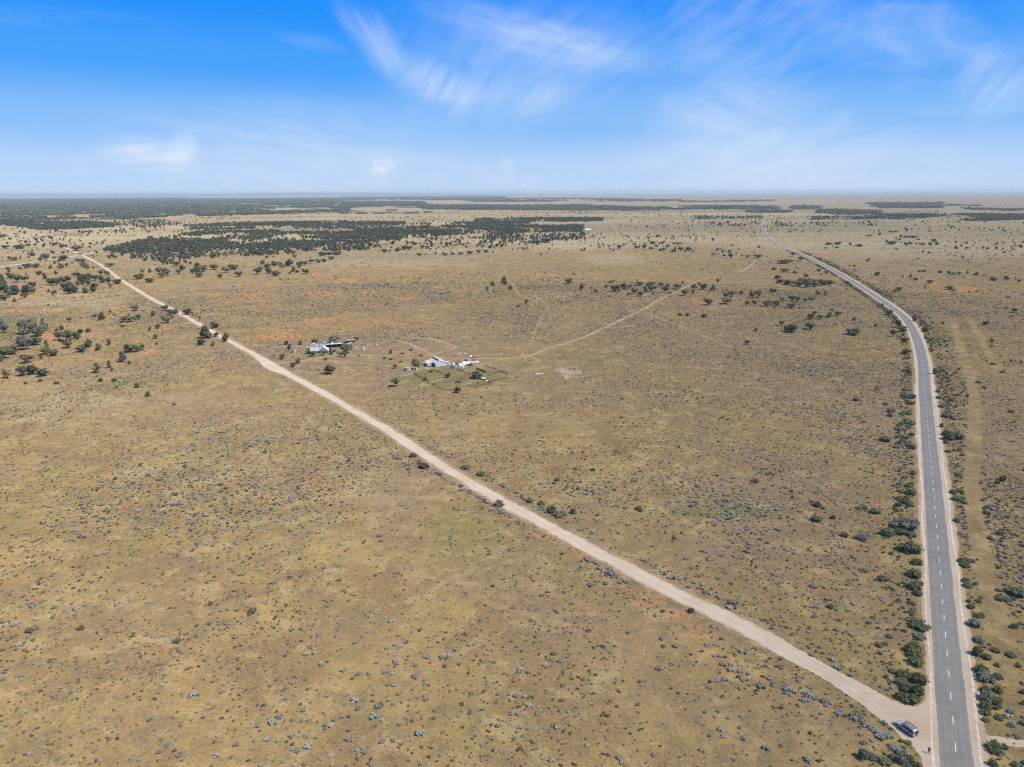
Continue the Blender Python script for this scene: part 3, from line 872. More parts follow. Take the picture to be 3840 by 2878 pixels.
# ------------------------------------------------------------------ plants
def cloud_mesh(name, lobes, n, size, mat, seed, core=.72, flat=.5, coresub=1, jit=.25):
    """sprays of leaves spread through the lobes of a crown, with a ragged core behind them"""
    g = np.random.default_rng(seed)
    lobes = np.array(lobes, float)
    w = (lobes[:, 3] * lobes[:, 4] * lobes[:, 5]) ** .67
    k = g.choice(len(lobes), n, p=w / w.sum())
    d = g.normal(size=(n, 3))
    d /= np.linalg.norm(d, axis=1)[:, None]
    r = g.random(n) ** .38 * (1 + g.normal(size=n) * .08)
    c = lobes[k, :3] + d * lobes[k, 3:6] * r[:, None]
    c[:, 2] = np.maximum(c[:, 2], .02)
    nr_ = d * flat + g.normal(size=(n, 3)) * .6
    nr_[:, 2] += .25
    nr_ /= np.linalg.norm(nr_, axis=1)[:, None]
    u = np.cross(nr_, g.normal(size=(n, 3)))
    u /= np.linalg.norm(u, axis=1)[:, None]
    v = np.cross(nr_, u)
    s = size * (.55 + g.random(n) * .9)
    q = np.stack([c + (u * a_ + v * b_) * s[:, None] + nr_ * (g.normal(size=n) * .25 * s)[:, None]
                  for a_, b_ in ((-.6, -.35), (.55, -.5), (.7, .4), (-.45, .55))], 1)
    V = q.reshape(-1, 3).tolist()
    Fc = [(4 * i, 4 * i + 1, 4 * i + 2, 4 * i + 3) for i in range(n)]
    if core:
        for L in lobes:
            b_ = bmesh.new()
            bmesh.ops.create_icosphere(b_, subdivisions=coresub, radius=1)
            o = len(V)
            b_.verts.ensure_lookup_table()
            for p in b_.verts:
                f = core * (1 + g.normal() * jit)
                V.append((L[0] + p.co.x * L[3] * f, L[1] + p.co.y * L[4] * f, max(0, L[2] + p.co.z * L[5] * f)))
            Fc += [tuple(o + x.index for x in f.verts) for f in b_.faces]
            b_.free()
    m_ = bpy.data.meshes.new(name)
    m_.from_pydata(V, [], Fc)
    m_.materials.append(mat)
    m_.update()
    return m_


def tube(V, Fc, pts, radii, n=5):
    o = len(V)
    for p, r in zip(pts, radii):
        for k in range(n):
            a_ = 2 * math.pi * k / n
            V.append((p[0] + math.cos(a_) * r, p[1] + math.sin(a_) * r, p[2]))
    for i in range(len(pts) - 1):
        for k in range(n):
            j = (k + 1) % n
            Fc.append((o + i * n + k, o + i * n + j, o + (i + 1) * n + j, o + (i + 1) * n + k))


def tree_shape(seed, style):
    g = np.random.default_rng(seed)
    lobes = []
    if style == 'round':       # dense mulga-like crown almost to the ground
        n, z0, zr, rr = 8, .58, .24, .22
    elif style == 'spread':    # umbrella crown on a clear stem
        n, z0, zr, rr = 9, .66, .18, .24
    elif style == 'tall':      # upright ragged
        n, z0, zr, rr = 8, .62, .28, .26
    else:                      # 'open' thin and gappy
        n, z0, zr, rr = 7, .66, .2, .18
    for k in range(n):
        a_ = 2 * math.pi * (k + g.random() * .7) / n
        d = (.12 + .2 * g.random()) if k else 0.
        r = rr * (.75 + .5 * g.random())
        lobes.append((math.cos(a_) * d, math.sin(a_) * d, z0 + g.normal() * zr * .55, r, r * (.8 + .4 * g.random()), r * (.8 + .4 * g.random())))
    lobes = np.array(lobes)
    top = (lobes[:, 2] + lobes[:, 5]).max()
    lobes[:, 2] += 1.0 - top - .02
    V, Fc = [], []
    ns = {'round': 3, 'spread': 1, 'tall': 1, 'open': 2}[style]
    for s_ in range(ns):
        bx, by = (g.normal(size=2) * .03) if ns > 1 else (0, 0)
        fx, fy, fz = bx * 1.8 + g.normal() * .03, by * 1.8 + g.normal() * .03, z0 * .55
        tube(V, Fc, [(bx, by, -.02), ((bx + fx) / 2, (by + fy) / 2, fz * .5), (fx, fy, fz)], [.034, .026, .022])
        for L in lobes[s_::ns]:
            tube(V, Fc, [(fx, fy, fz - .01), ((fx + L[0]) / 2, (fy + L[1]) / 2, fz * .4 + L[2] * .6), (L[0], L[1], L[2])], [.017, .012, .006], 4)
    return lobes, (V, Fc)


STYLES = ['round', 'tall', 'spread', 'open']
TREES = {}
for si, st in enumerate(STYLES):
    for v in range(2):
        lobes, tr_ = tree_shape(100 + si * 10 + v, st)
        tm = bpy.data.meshes.new('trunk')
        tm.from_pydata(*[tr_[0], [], tr_[1]])
        tm.materials.append(M['bark'])
        tm.update()
        for mt in ('leaf_dark', 'leaf_olive', 'leaf_grey', 'leaf_green', 'leaf_bright'):
            n = {'round': 330, 'tall': 300, 'spread': 300, 'open': 190}[st]
            TREES[st, v, mt] = (tm, cloud_mesh('crown', lobes, n, .085, M[mt], 500 + si * 7 + v, .74 if st != 'open' else .5))


def shrub_lobes(seed, n=7):
    g = np.random.default_rng(seed)
    out = [(0, 0, .45, .34, .34, .5)]
    for k in range(n):
        a_ = 2 * math.pi * (k + g.random() * .8) / n
        d = .2 + .14 * g.random()
        r = .16 + .1 * g.random()
        out.append((math.cos(a_) * d, math.sin(a_) * d, .25 + .25 * g.random(), r, r, .26 + .2 * g.random()))
    return out


SHRUBS = {}
for v in range(3):
    for mt in ('leaf_dark', 'leaf_olive', 'leaf_grey', 'leaf_green', 'purple'):
        SHRUBS[v, mt] = cloud_mesh('foliage', shrub_lobes(40 + v), 420, .08, M[mt], 60 + v, .66, jit=.35)
SALT = []
for v in range(5):
    g = np.random.default_rng(900 + v)
    lb = [(0, 0, .4, .22, .22, .3)]
    for k in range(6 + v % 3):
        a_ = 2 * math.pi * (k + g.random()) / (6 + v % 3)
        d = .24 + .16 * g.random()
        r = .12 + .09 * g.random()
        lb.append((math.cos(a_) * d, math.sin(a_) * d, .22 + .3 * g.random(), r, r, .2 + .12 * g.random()))
    SALT.append(cloud_mesh('saltbush', lb, 110, .11, M['saltbush'], 77 + v, .9, coresub=1, jit=.12))
SALTMIX = SALT + [cloud_mesh('saltbush', shrub_lobes(95 + v, 5), 110, .11, M[m_], 97 + v, .8, coresub=1) for v, m_ in enumerate(('purple', 'leaf_grey'))]
TUSS = []
for v in range(4):
    g = np.random.default_rng(1900 + v)
    lb = [(g.normal() * .15, g.normal() * .15, .3, .25 + .1 * g.random(), .2, .4) for _ in range(3)]
    TUSS.append(cloud_mesh('tussock', lb, 40, .2, M['tussock' if v != 2 else 'purple'], 177 + v, .8))

protos = {}


def proto_coll(name, meshes):
    c = bpy.data.collections.new(name)
    for k, m_ in enumerate(meshes):
        o = bpy.data.objects.new('%s_%02d' % (name, k), m_)
        c.objects.link(o)
    return c


def instancer(coll):
    ng = bpy.data.node_groups.new('scatter', 'GeometryNodeTree')
    ng.interface.new_socket('Geometry', in_out='INPUT', socket_type='NodeSocketGeometry')
    ng.interface.new_socket('Geometry', in_out='OUTPUT', socket_type='NodeSocketGeometry')
    N = ng.nodes
    gi, go = N.new('NodeGroupInput'), N.new('NodeGroupOutput')
    ci = N.new('GeometryNodeCollectionInfo')
    ci.inputs[0].default_value = coll
    ci.inputs['Separate Children'].default_value = True
    ci.inputs['Reset Children'].default_value = True
    ip = N.new('GeometryNodeInstanceOnPoints')
    ip.inputs['Pick Instance'].default_value = True
    L = ng.links
    L.new(gi.outputs[0], ip.inputs['Points'])
    L.new(ci.outputs[0], ip.inputs['Instance'])
    for nm, typ, sock in (('idx', 'INT', 'Instance Index'), ('rot', 'FLOAT_VECTOR', 'Rotation'), ('scl', 'FLOAT_VECTOR', 'Scale')):
        na_ = N.new('GeometryNodeInputNamedAttribute')
        na_.data_type = typ
        na_.inputs['Name'].default_value = nm
        L.new(na_.outputs['Attribute'], ip.inputs[sock])
    L.new(ip.outputs[0], go.inputs[0])
    return ng


def scatter(name, xy, scl, nvar, ng, label, cat, z=0.):
    """one mass of plants: a point for each, the plant's mesh set on it"""
    n = len(xy)
    m_ = bpy.data.meshes.new(name)
    m_.vertices.add(n)
    m_.vertices.foreach_set('co', np.c_[xy, np.full(n, z)].astype(np.float32).ravel())
    a_ = m_.attributes.new('idx', 'INT', 'POINT')
    a_.data.foreach_set('value', rng.integers(0, nvar, n).astype(np.int32))
    a_ = m_.attributes.new('rot', 'FLOAT_VECTOR', 'POINT')
    a_.data.foreach_set('vector', np.c_[rng.normal(size=(n, 2)) * .06, rng.random(n) * 6.283].astype(np.float32).ravel())
    a_ = m_.attributes.new('scl', 'FLOAT_VECTOR', 'POINT')
    a_.data.foreach_set('vector', np.asarray(scl, np.float32).ravel())
    o = link(name, m_)
    md = o.modifiers.new('scatter', 'NODES')
    md.node_group = ng
    return tag(o, label, cat, kind='stuff')


ORD = 'first second third fourth fifth sixth seventh eighth ninth tenth eleventh twelfth thirteenth fourteenth fifteenth sixteenth seventeenth eighteenth nineteenth twentieth'.split()


def ordinal(k):
    if k < 20:
        return ORD[k]
    tens = ['twenty', 'thirty', 'forty', 'fifty', 'sixty'][k // 10 - 2] if k % 10 != 9 else None
    q = k + 1
    T = {2: 'twenty', 3: 'thirty', 4: 'forty', 5: 'fifty', 6: 'sixty', 7: 'seventy', 8: 'eighty', 9: 'ninety'}[q // 10]
    return {2: 'twentieth', 3: 'thirtieth', 4: 'fortieth', 5: 'fiftieth', 6: 'sixtieth', 7: 'seventieth', 8: 'eightieth', 9: 'ninetieth'}[q // 10] if q % 10 == 0 else T + '-' + ORD[q % 10 - 1]


# ---- trees one by one: (crop, place, group, [(x, y of foot, width, height[, leaf])])
TREE_LISTS = [
 ('A', 'by the grey-green flat', 'trees round the grey-green flat', 'olive',
  [(65,1655,95,75),(205,1635,95,90),(290,1625,90,95),(380,1640,100,75),(245,1525,105,75),(185,1480,35,30),(40,1490,110,110),(110,1450,90,90),(10,1510,50,60),(235,1410,120,110,'grey'),(210,1380,110,100,'grey'),(320,1370,100,80,'grey'),
   (320,1295,100,90,'grey'),(210,1275,110,130,'grey'),(280,1240,90,110,'grey'),(385,1250,85,80,'grey'),(40,1270,80,90,'grey'),(10,1190,50,60,'grey'),(405,1395,35,75)]),
 ('A', 'on red soil left of the gravel road', 'trees scattered on red soil by the gravel road', 'olive',
  [(390,1450,90,60),(470,1460,110,60),(360,1490,40,40),(515,1330,80,80),(580,1335,110,100),(660,1320,60,70),(590,1395,90,70),(695,1430,90,65),(765,1390,60,75),(850,1415,50,60),(945,1370,40,60),(1060,1515,70,100),(1115,1540,25,40),
   (1105,1435,80,80),(1175,1430,80,75),(1235,1415,65,70),(945,1570,35,75),(835,1610,85,85),(970,1595,30,30),(1345,1315,50,40,'green'),(1350,1370,30,25)]),
 ('A', 'in open grass beside the gravel road', 'trees in open grass left of the gravel road', 'olive',
  [(365,1165,25,30),(880,1155,60,75),(820,1140,35,40),(955,1095,25,30,'green'),(600,1170,45,45),(1165,1075,80,55),(1070,1175,75,55),(1135,1170,80,55),(1190,1150,60,50),(1115,1115,25,20),(1325,1120,40,50),(1435,1180,65,65),(1060,1225,35,35,'green'),
   (1295,1250,40,45),(1365,1230,40,50),(700,1270,60,45),(770,1260,50,40),(535,1240,40,50),(490,1260,40,40)]),
 ('A', 'hard against the gravel road edge', 'trees beside the gravel road', 'dark',
  [(1425,1075,70,55),(1480,1110,70,55),(1520,1100,50,50),(1490,1145,30,30),(1780,1310,100,120),(1745,1370,70,60),(1840,1380,35,45),(1870,1295,50,40),(1950,1340,50,80),(1850,1225,80,55),(1620,1105,70,55),(1665,1130,30,30),(1725,1160,30,40)]),
 ('A', 'in dark clump at the left edge', 'dark trees at the left edge', 'dark',
  [(40,985,80,60),(85,960,60,50),(125,995,40,35),(130,935,90,90),(210,965,60,50),(225,925,80,80),(275,930,60,70),(40,920,80,100),(150,830,80,70),(215,835,80,85),(95,800,60,60),(15,820,50,70),(290,870,80,50),(75,740,35,50),(30,870,60,60)]),
 ('A', 'in dark clump beside the gravel road', 'dark clump left of the gravel road', 'dark',
  [(435,850,70,60),(490,855,80,70),(545,840,70,65),(590,825,60,60),(600,930,100,100),(650,920,50,60),(470,940,45,50),(420,915,30,30),(670,860,60,55),(715,845,80,90),(770,800,60,55),(740,920,60,50),(800,915,55,50),(820,875,70,45),(830,815,70,55),
   (880,830,50,60),(930,830,60,50),(955,875,40,40),(870,770,50,50),(925,770,50,50),(1020,840,75,45),(690,790,60,50),(340,765,50,40),(390,800,40,60),(480,760,35,35),(640,780,50,40),(570,880,70,50),(520,830,60,50),(760,860,60,60),(610,880,70,60)]),
 ('A', 'in the far paddock corner', 'trees in the far paddock corner', 'olive',
  [(1230,750,45,40),(1290,745,40,35),(1375,755,70,60),(1430,745,60,45),(1200,800,90,50),(1300,830,80,45),(1400,790,60,50),(1450,770,60,50),(1550,760,60,50),(1580,730,60,60),(1530,690,90,50),(1710,700,60,50),(1700,750,60,60),(1750,735,70,60),(1720,780,60,45),
   (1850,720,90,50),(1950,745,70,60),(2020,720,90,50),(1905,790,50,40),(2070,780,80,50),(1660,750,40,40)]),
 ('A', 'round far end of gravel road', 'trees round the far gravel road', 'dark',
  [(395,640,80,65),(350,650,40,40),(555,640,80,50),(660,555,110,45),(540,530,50,35),(575,530,30,30),(440,465,45,45),(485,505,60,25),(120,640,60,35),(80,640,40,40),(270,600,70,35),(455,580,40,30),(545,585,35,30),(590,580,25,30),(235,705,70,45),(300,700,80,35),
   (435,710,35,35),(525,715,60,50),(580,690,30,30),(625,665,25,20),(680,650,50,30),(715,690,50,35),(755,715,40,25),(735,705,60,40),(810,715,40,25),(175,715,30,20),(50,540,70,35),(160,540,80,40),(200,540,40,35),(250,525,40,35),(310,525,40,35),(380,520,40,35),(30,440,80,30),
   (840,605,15,15),(805,605,15,20),(950,690,90,30)]),
 ('B', 'in thin grove inside far paddock', 'grove inside the far paddock fence', 'olive',
  [(15,760,80,60),(110,755,50,70),(180,775,80,55),(165,690,60,50),(230,715,60,60),(300,690,60,70),(325,735,40,50),(380,700,60,60),(435,755,80,45),(420,680,60,40),(480,665,60,40),(540,660,50,35),(585,655,50,35),(650,635,70,35),(60,680,50,50),(270,690,40,50),(295,755,40,25),
   (355,745,40,25),(40,730,60,40),(100,700,50,40),(205,690,50,40)]),
 ('B', 'in thin line behind the paddock', 'line of trees at the back of the paddock', 'dark',
  [(580,595,80,30),(640,590,60,25),(700,590,90,30),(1110,565,60,25),(1320,550,70,40),(1280,550,50,20),(1230,560,60,30),(1440,540,50,35),(1580,540,25,25),(1495,530,15,20),(1630,535,15,20),(1410,600,50,30),(1550,590,40,25),(1630,595,60,25),(1700,590,50,25),(1770,590,60,25),(1850,585,60,30),
   (1920,580,50,35),(1990,575,60,30),(2045,575,20,20),(1300,590,15,15),(1470,590,15,15),(1740,508,40,15)]),
 ('B', 'alone in mid paddock', 'lone trees in mid paddock', 'olive',
  [(2145,845,60,75),(2045,860,35,45),(1995,900,30,40),(2200,895,40,45),(1130,1025,20,35)]),
 ('C', 'in open mid paddock grass', 'trees in the open mid paddock', 'olive',
  [(5,550,15,15),(50,550,20,20),(95,550,35,25),(135,550,35,25),(320,545,25,20),(475,565,12,20),(600,558,25,20),(250,595,20,20),(310,580,12,12),(70,470,20,20),(125,470,20,20),(65,505,20,20),(485,840,70,50),(600,890,45,55),(720,915,40,35),(265,815,12,20),(315,815,25,12),(285,865,15,12),
   (125,1010,45,35),(55,1040,35,30),(430,1010,25,20)]),
 ('C', 'in scrub below the far shed', 'scrub below the far shed', 'dark',
  [(220,490,70,30),(300,485,100,40),(430,470,40,30),(470,470,30,35),(160,495,25,20),(350,470,60,30),(260,470,60,25)]),
 ('C', 'in back grove toward the sealed road', 'grove at the back toward the sealed road', 'dark',
  [(930,535,55,30),(1080,540,50,30),(1145,535,45,35),(1215,505,60,35),(1250,535,50,30),(1300,505,50,30),(1200,550,40,30),(1280,560,30,25),(1310,560,45,30),(1380,570,40,20),(1410,565,30,25),(1460,560,60,40),(1530,555,60,35),(1340,530,50,30),(1430,500,60,20),(1035,480,25,20)]),
 ('C', 'in short row before the road bend', 'short row before the bend', 'dark',
  [(1775,555,35,22),(1815,575,30,30),(1735,600,35,30),(1830,615,45,30),(1890,625,45,50),(1935,595,25,25),(1985,605,25,22),(2035,615,45,25),(2120,620,80,35),(1980,635,25,10)]),
 ('C', 'in grove left of diagonal track', 'grove left of the diagonal track', 'olive',
  [(855,835,55,25),(880,820,25,15),(815,875,40,30),(890,905,80,60),(925,910,40,35),(965,885,60,55),(1020,880,40,35),(1000,945,30,30),(1060,930,70,55),(1110,950,70,45),(1100,855,80,35),(1150,905,35,50),(1210,910,80,60),(1215,850,70,30),(1290,860,60,30),(1320,915,70,60),(1340,880,40,45),(1365,930,30,25),
   (1415,885,60,45),(1445,885,40,30),(1470,850,25,35),(1215,945,25,30),(1180,880,60,50),(1085,815,20,15)]),
 ('C', 'among trees right of diagonal track', 'trees right of the diagonal track', 'olive',
  [(1490,945,70,60),(1570,890,60,50),(1615,855,30,30),(1650,890,60,55),(1735,900,45,55),(1565,925,30,35),(1780,825,30,30),(1850,965,60,50),(1900,950,80,50),(1980,935,50,35),(2075,965,60,60),(2125,960,70,70),(1700,1025,90,60),(1845,1015,110,55),(2025,1035,60,55),(2090,1025,50,45),(2190,1035,60,60)]),
 ('C', 'apart below the diagonal track grove', 'lone trees below the grove', 'olive',
  [(1450,1115,50,25),(1515,1120,40,30),(1665,1130,60,35),(2100,1255,25,35),(2030,1365,50,40)]),
 ('D', 'in thicket inside the road bend', 'olive thicket inside the bend', 'olive',
  [(85,800,60,40),(110,835,80,40),(180,850,90,50),(250,860,90,55),(330,870,100,60),(400,865,90,55),(470,855,90,55),(330,790,50,40),(540,850,70,45),(290,840,90,50),(370,840,90,45),(60,910,60,30),(30,905,40,25),(130,665,110,35),(200,660,60,25),(140,740,90,35),(230,750,40,25),(50,720,60,20)]),
 ('D', 'in loose group inside road bend', 'loose group inside the bend', 'olive',
  [(120,995,40,45),(70,1030,60,50),(20,1020,60,35),(195,1050,75,50),(205,990,70,50),(250,995,60,50),(320,1000,50,40),(375,980,75,30),(425,945,45,45),(495,945,45,45),(365,1150,60,60),(405,1105,45,35),(450,1145,75,40),(525,1135,40,55),(555,1090,40,30),(605,1120,70,45),(740,1160,40,35),
   (115,1205,50,50),(150,1250,50,50),(215,1260,110,80),(365,1235,95,60),(740,1280,130,65,'grey'),(925,1215,35,30)]),
 ('D', 'on the curving road verge', 'trees on the curving road verge', 'dark',
  [(215,605,50,30),(285,640,60,35),(435,735,40,25),(505,755,40,30),(675,855,30,45),(705,860,50,15),(990,1040,30,35),(1040,1110,70,40),(1060,1090,40,30),(1105,1145,25,20),(1125,1220,60,70),(1155,1255,80,50),(1075,1295,60,60),(1190,1340,60,35),(1195,1450,80,50),(1200,1490,50,25),(1220,1615,50,35),(1410,1425,50,30,'green'),
   (1440,1620,45,55,'green'),(1365,1315,45,30),(1360,1255,60,40),(1385,1215,25,20),(1260,1165,40,55),(1325,1100,25,25),(1305,1220,30,20)]),
 ('D', 'on plain right of sealed road', 'trees on the plain right of the sealed road', 'dark',
  [(1510,1185,30,20),(1880,1195,50,35),(2120,1090,60,40),(865,645,40,30),(1295,630,30,15),(745,695,25,20),(710,695,20,20),(745,735,30,25),(940,775,40,40),(770,785,20,18),(1130,905,60,40),(1100,910,50,20),(1560,890,70,35),(1600,910,40,25),(1395,840,60,35),(1270,820,45,35),(1230,785,30,30),(1165,785,30,15),
   (1310,740,40,20),(1350,740,40,22),(1480,745,50,20),(1555,765,35,40),(1600,760,60,20),(1650,755,50,20),(1720,755,30,30),(1800,765,45,30),(1950,815,60,30),(2055,800,45,30),(2060,810,50,25),(2140,805,25,22),(2170,825,30,20),(1920,635,25,15),(1975,635,20,12),(2005,635,18,10),(1620,540,40,32),(1710,540,35,18),
   (1890,550,15,30),(2040,575,35,20),(2180,530,30,30),(1105,555,30,25),(1930,1390,50,20),(1930,1345,40,35),(2105,1510,35,15),(1940,1540,60,20),(2025,1610,45,20),(2180,1530,25,25)]),
 ('D', 'in broken band across right plain', 'broken band across the right plain', 'dark',
  [(530,505,70,25),(600,505,60,30),(710,515,30,32),(780,520,70,25),(500,535,50,12),(600,533,60,12),(1060,500,90,28),(1190,510,40,30),(1230,510,50,40),(1280,505,30,20),(1330,510,60,25),(1395,510,40,30),(1425,485,50,35),(1140,465,35,15),(1150,440,40,25),(1190,445,50,20),(1230,445,50,25),(1270,445,50,20),
   (1300,460,40,12),(870,430,60,15),(915,405,20,18),(970,420,40,20),(1065,398,60,15),(1105,400,30,20)]),
 ('H', 'in the homestead yard', 'trees round the homestead', 'green',
  [(305,410,95,95,'olive','slender tree behind the grey dump left of the homestead'),(362,505,90,125,'olive','leaning tree on a bare trunk beside the blue-grey outhouse'),(590,412,85,85,'green','small round tree standing alone behind the homestead'),
   (900,362,150,80,'green','low spreading tree close behind the homestead chimney'),(1290,388,260,180,'grey','biggest grey-green tree behind the long open shed'),(1770,312,120,80,'grey','grey-green tree beside the yellow pipe frame'),
   (1560,585,270,210,'dark','biggest dark tree standing right of the long open shed'),(1430,660,100,115,'grey','thin grey tree in front of the biggest dark tree'),(1510,668,110,120,'olive','olive tree on the track below the biggest dark tree'),
   (218,705,120,125,'olive','round tree by the boundary left of the homestead drive'),(535,805,110,125,'olive','olive tree at the mouth of the homestead drive'),(440,868,115,110,'olive','low tree between the gravel road and the homestead drive'),
   (1205,1015,245,215,'olive','large spreading tree alone between the drive and the gravel road'),(750,592,115,75,'bright','low bright green garden tree at the left end of the verandah'),(860,645,150,115,'bright','largest bright green garden tree in front of the verandah'),
   (1080,625,150,120,'bright','bright green garden tree in front of the cream gable'),(1225,610,100,95,'bright','bright green garden tree right of the cream gable'),(1800,658,40,60,'olive','tiny tree alone on the paddock track')]),
 ('W', 'round the woolshed yards', 'trees round the woolshed yards', 'olive',
  [(210,217,62,75,'dark','tiny dark tree on the track left of the woolshed'),(640,482,150,185,'olive','tall olive tree leaning over the small white hut'),(620,355,100,50,'green','flat green tree behind the tall olive tree'),(285,785,155,170,'grey','half-dead leaning tree left of the yards'),
   (800,683,90,65,'green','small bush tree at the corner of the yards'),(1200,632,90,100,'olive','upright olive tree inside the yards'),(1690,645,185,130,'dark','dark spreading tree at the far side of the yards'),(1372,892,125,115,'olive','tree alone in the grass below the yards')]),
]
allT = []
for crop, place, grp, leaf, lst in TREE_LISTS:
    k = CROP[crop][2]
    for q in lst:
        fx, fy = full(crop, q[0], q[1])
        x, y = at(fx, fy)
        mp = mpp(x, y)
        allT.append(dict(x=x, y=y, w=q[2] * k * mp, h=q[3] * k * mp / math.cos(math.atan2(H, y)), px=q[2] * q[3] * k * k, leaf=q[4] if len(q) > 4 else leaf,
                         label=q[5] if len(q) > 5 else None, place=place, grp=grp, fx=fx))
allT.sort(key=lambda d: (-(d['label'] is not None), -d['px']))
own, rest = allT[:300], allT[300:]
by = {}
for d in own:
    by.setdefault(d['place'], []).append(d)
WORD = {'olive': 'olive', 'dark': 'dark', 'grey': 'grey-green', 'green': 'green', 'bright': 'bright green'}
treeN = 0
for place, lst in by.items():
    lst.sort(key=lambda d: d['fx'])
    for k, d in enumerate(lst):
        w, h = d['w'], d['h']
        look = 'tall' if h > w * 1.15 else 'low broad' if h < w * .62 else 'bushy'
        lab = d['label'] or '%s %s tree, %s from left %s' % (look, WORD[d['leaf']], ordinal(k), place)
        st = 'tall' if h > w * 1.2 else 'round' if (h < w * .8 or random.random() < .45) else random.choice(['tall', 'spread', 'open', 'round'])
        if d['label'] and d['leaf'] != 'bright' and d['px'] > 500:
            st = 'spread'
        v = random.randrange(2)
        tm, cm = TREES[st, v, 'leaf_' + d['leaf']]
        o = empty('tree', (d['x'], d['y']), random.random() * 6.28)
        o.scale = (w * 1.05, w * 1.05, max(h, w * .35))
        tag(o, lab, 'tree', d['grp'])
        link('trunk', tm, o)
        link('crown', cm, o)
        treeN += 1

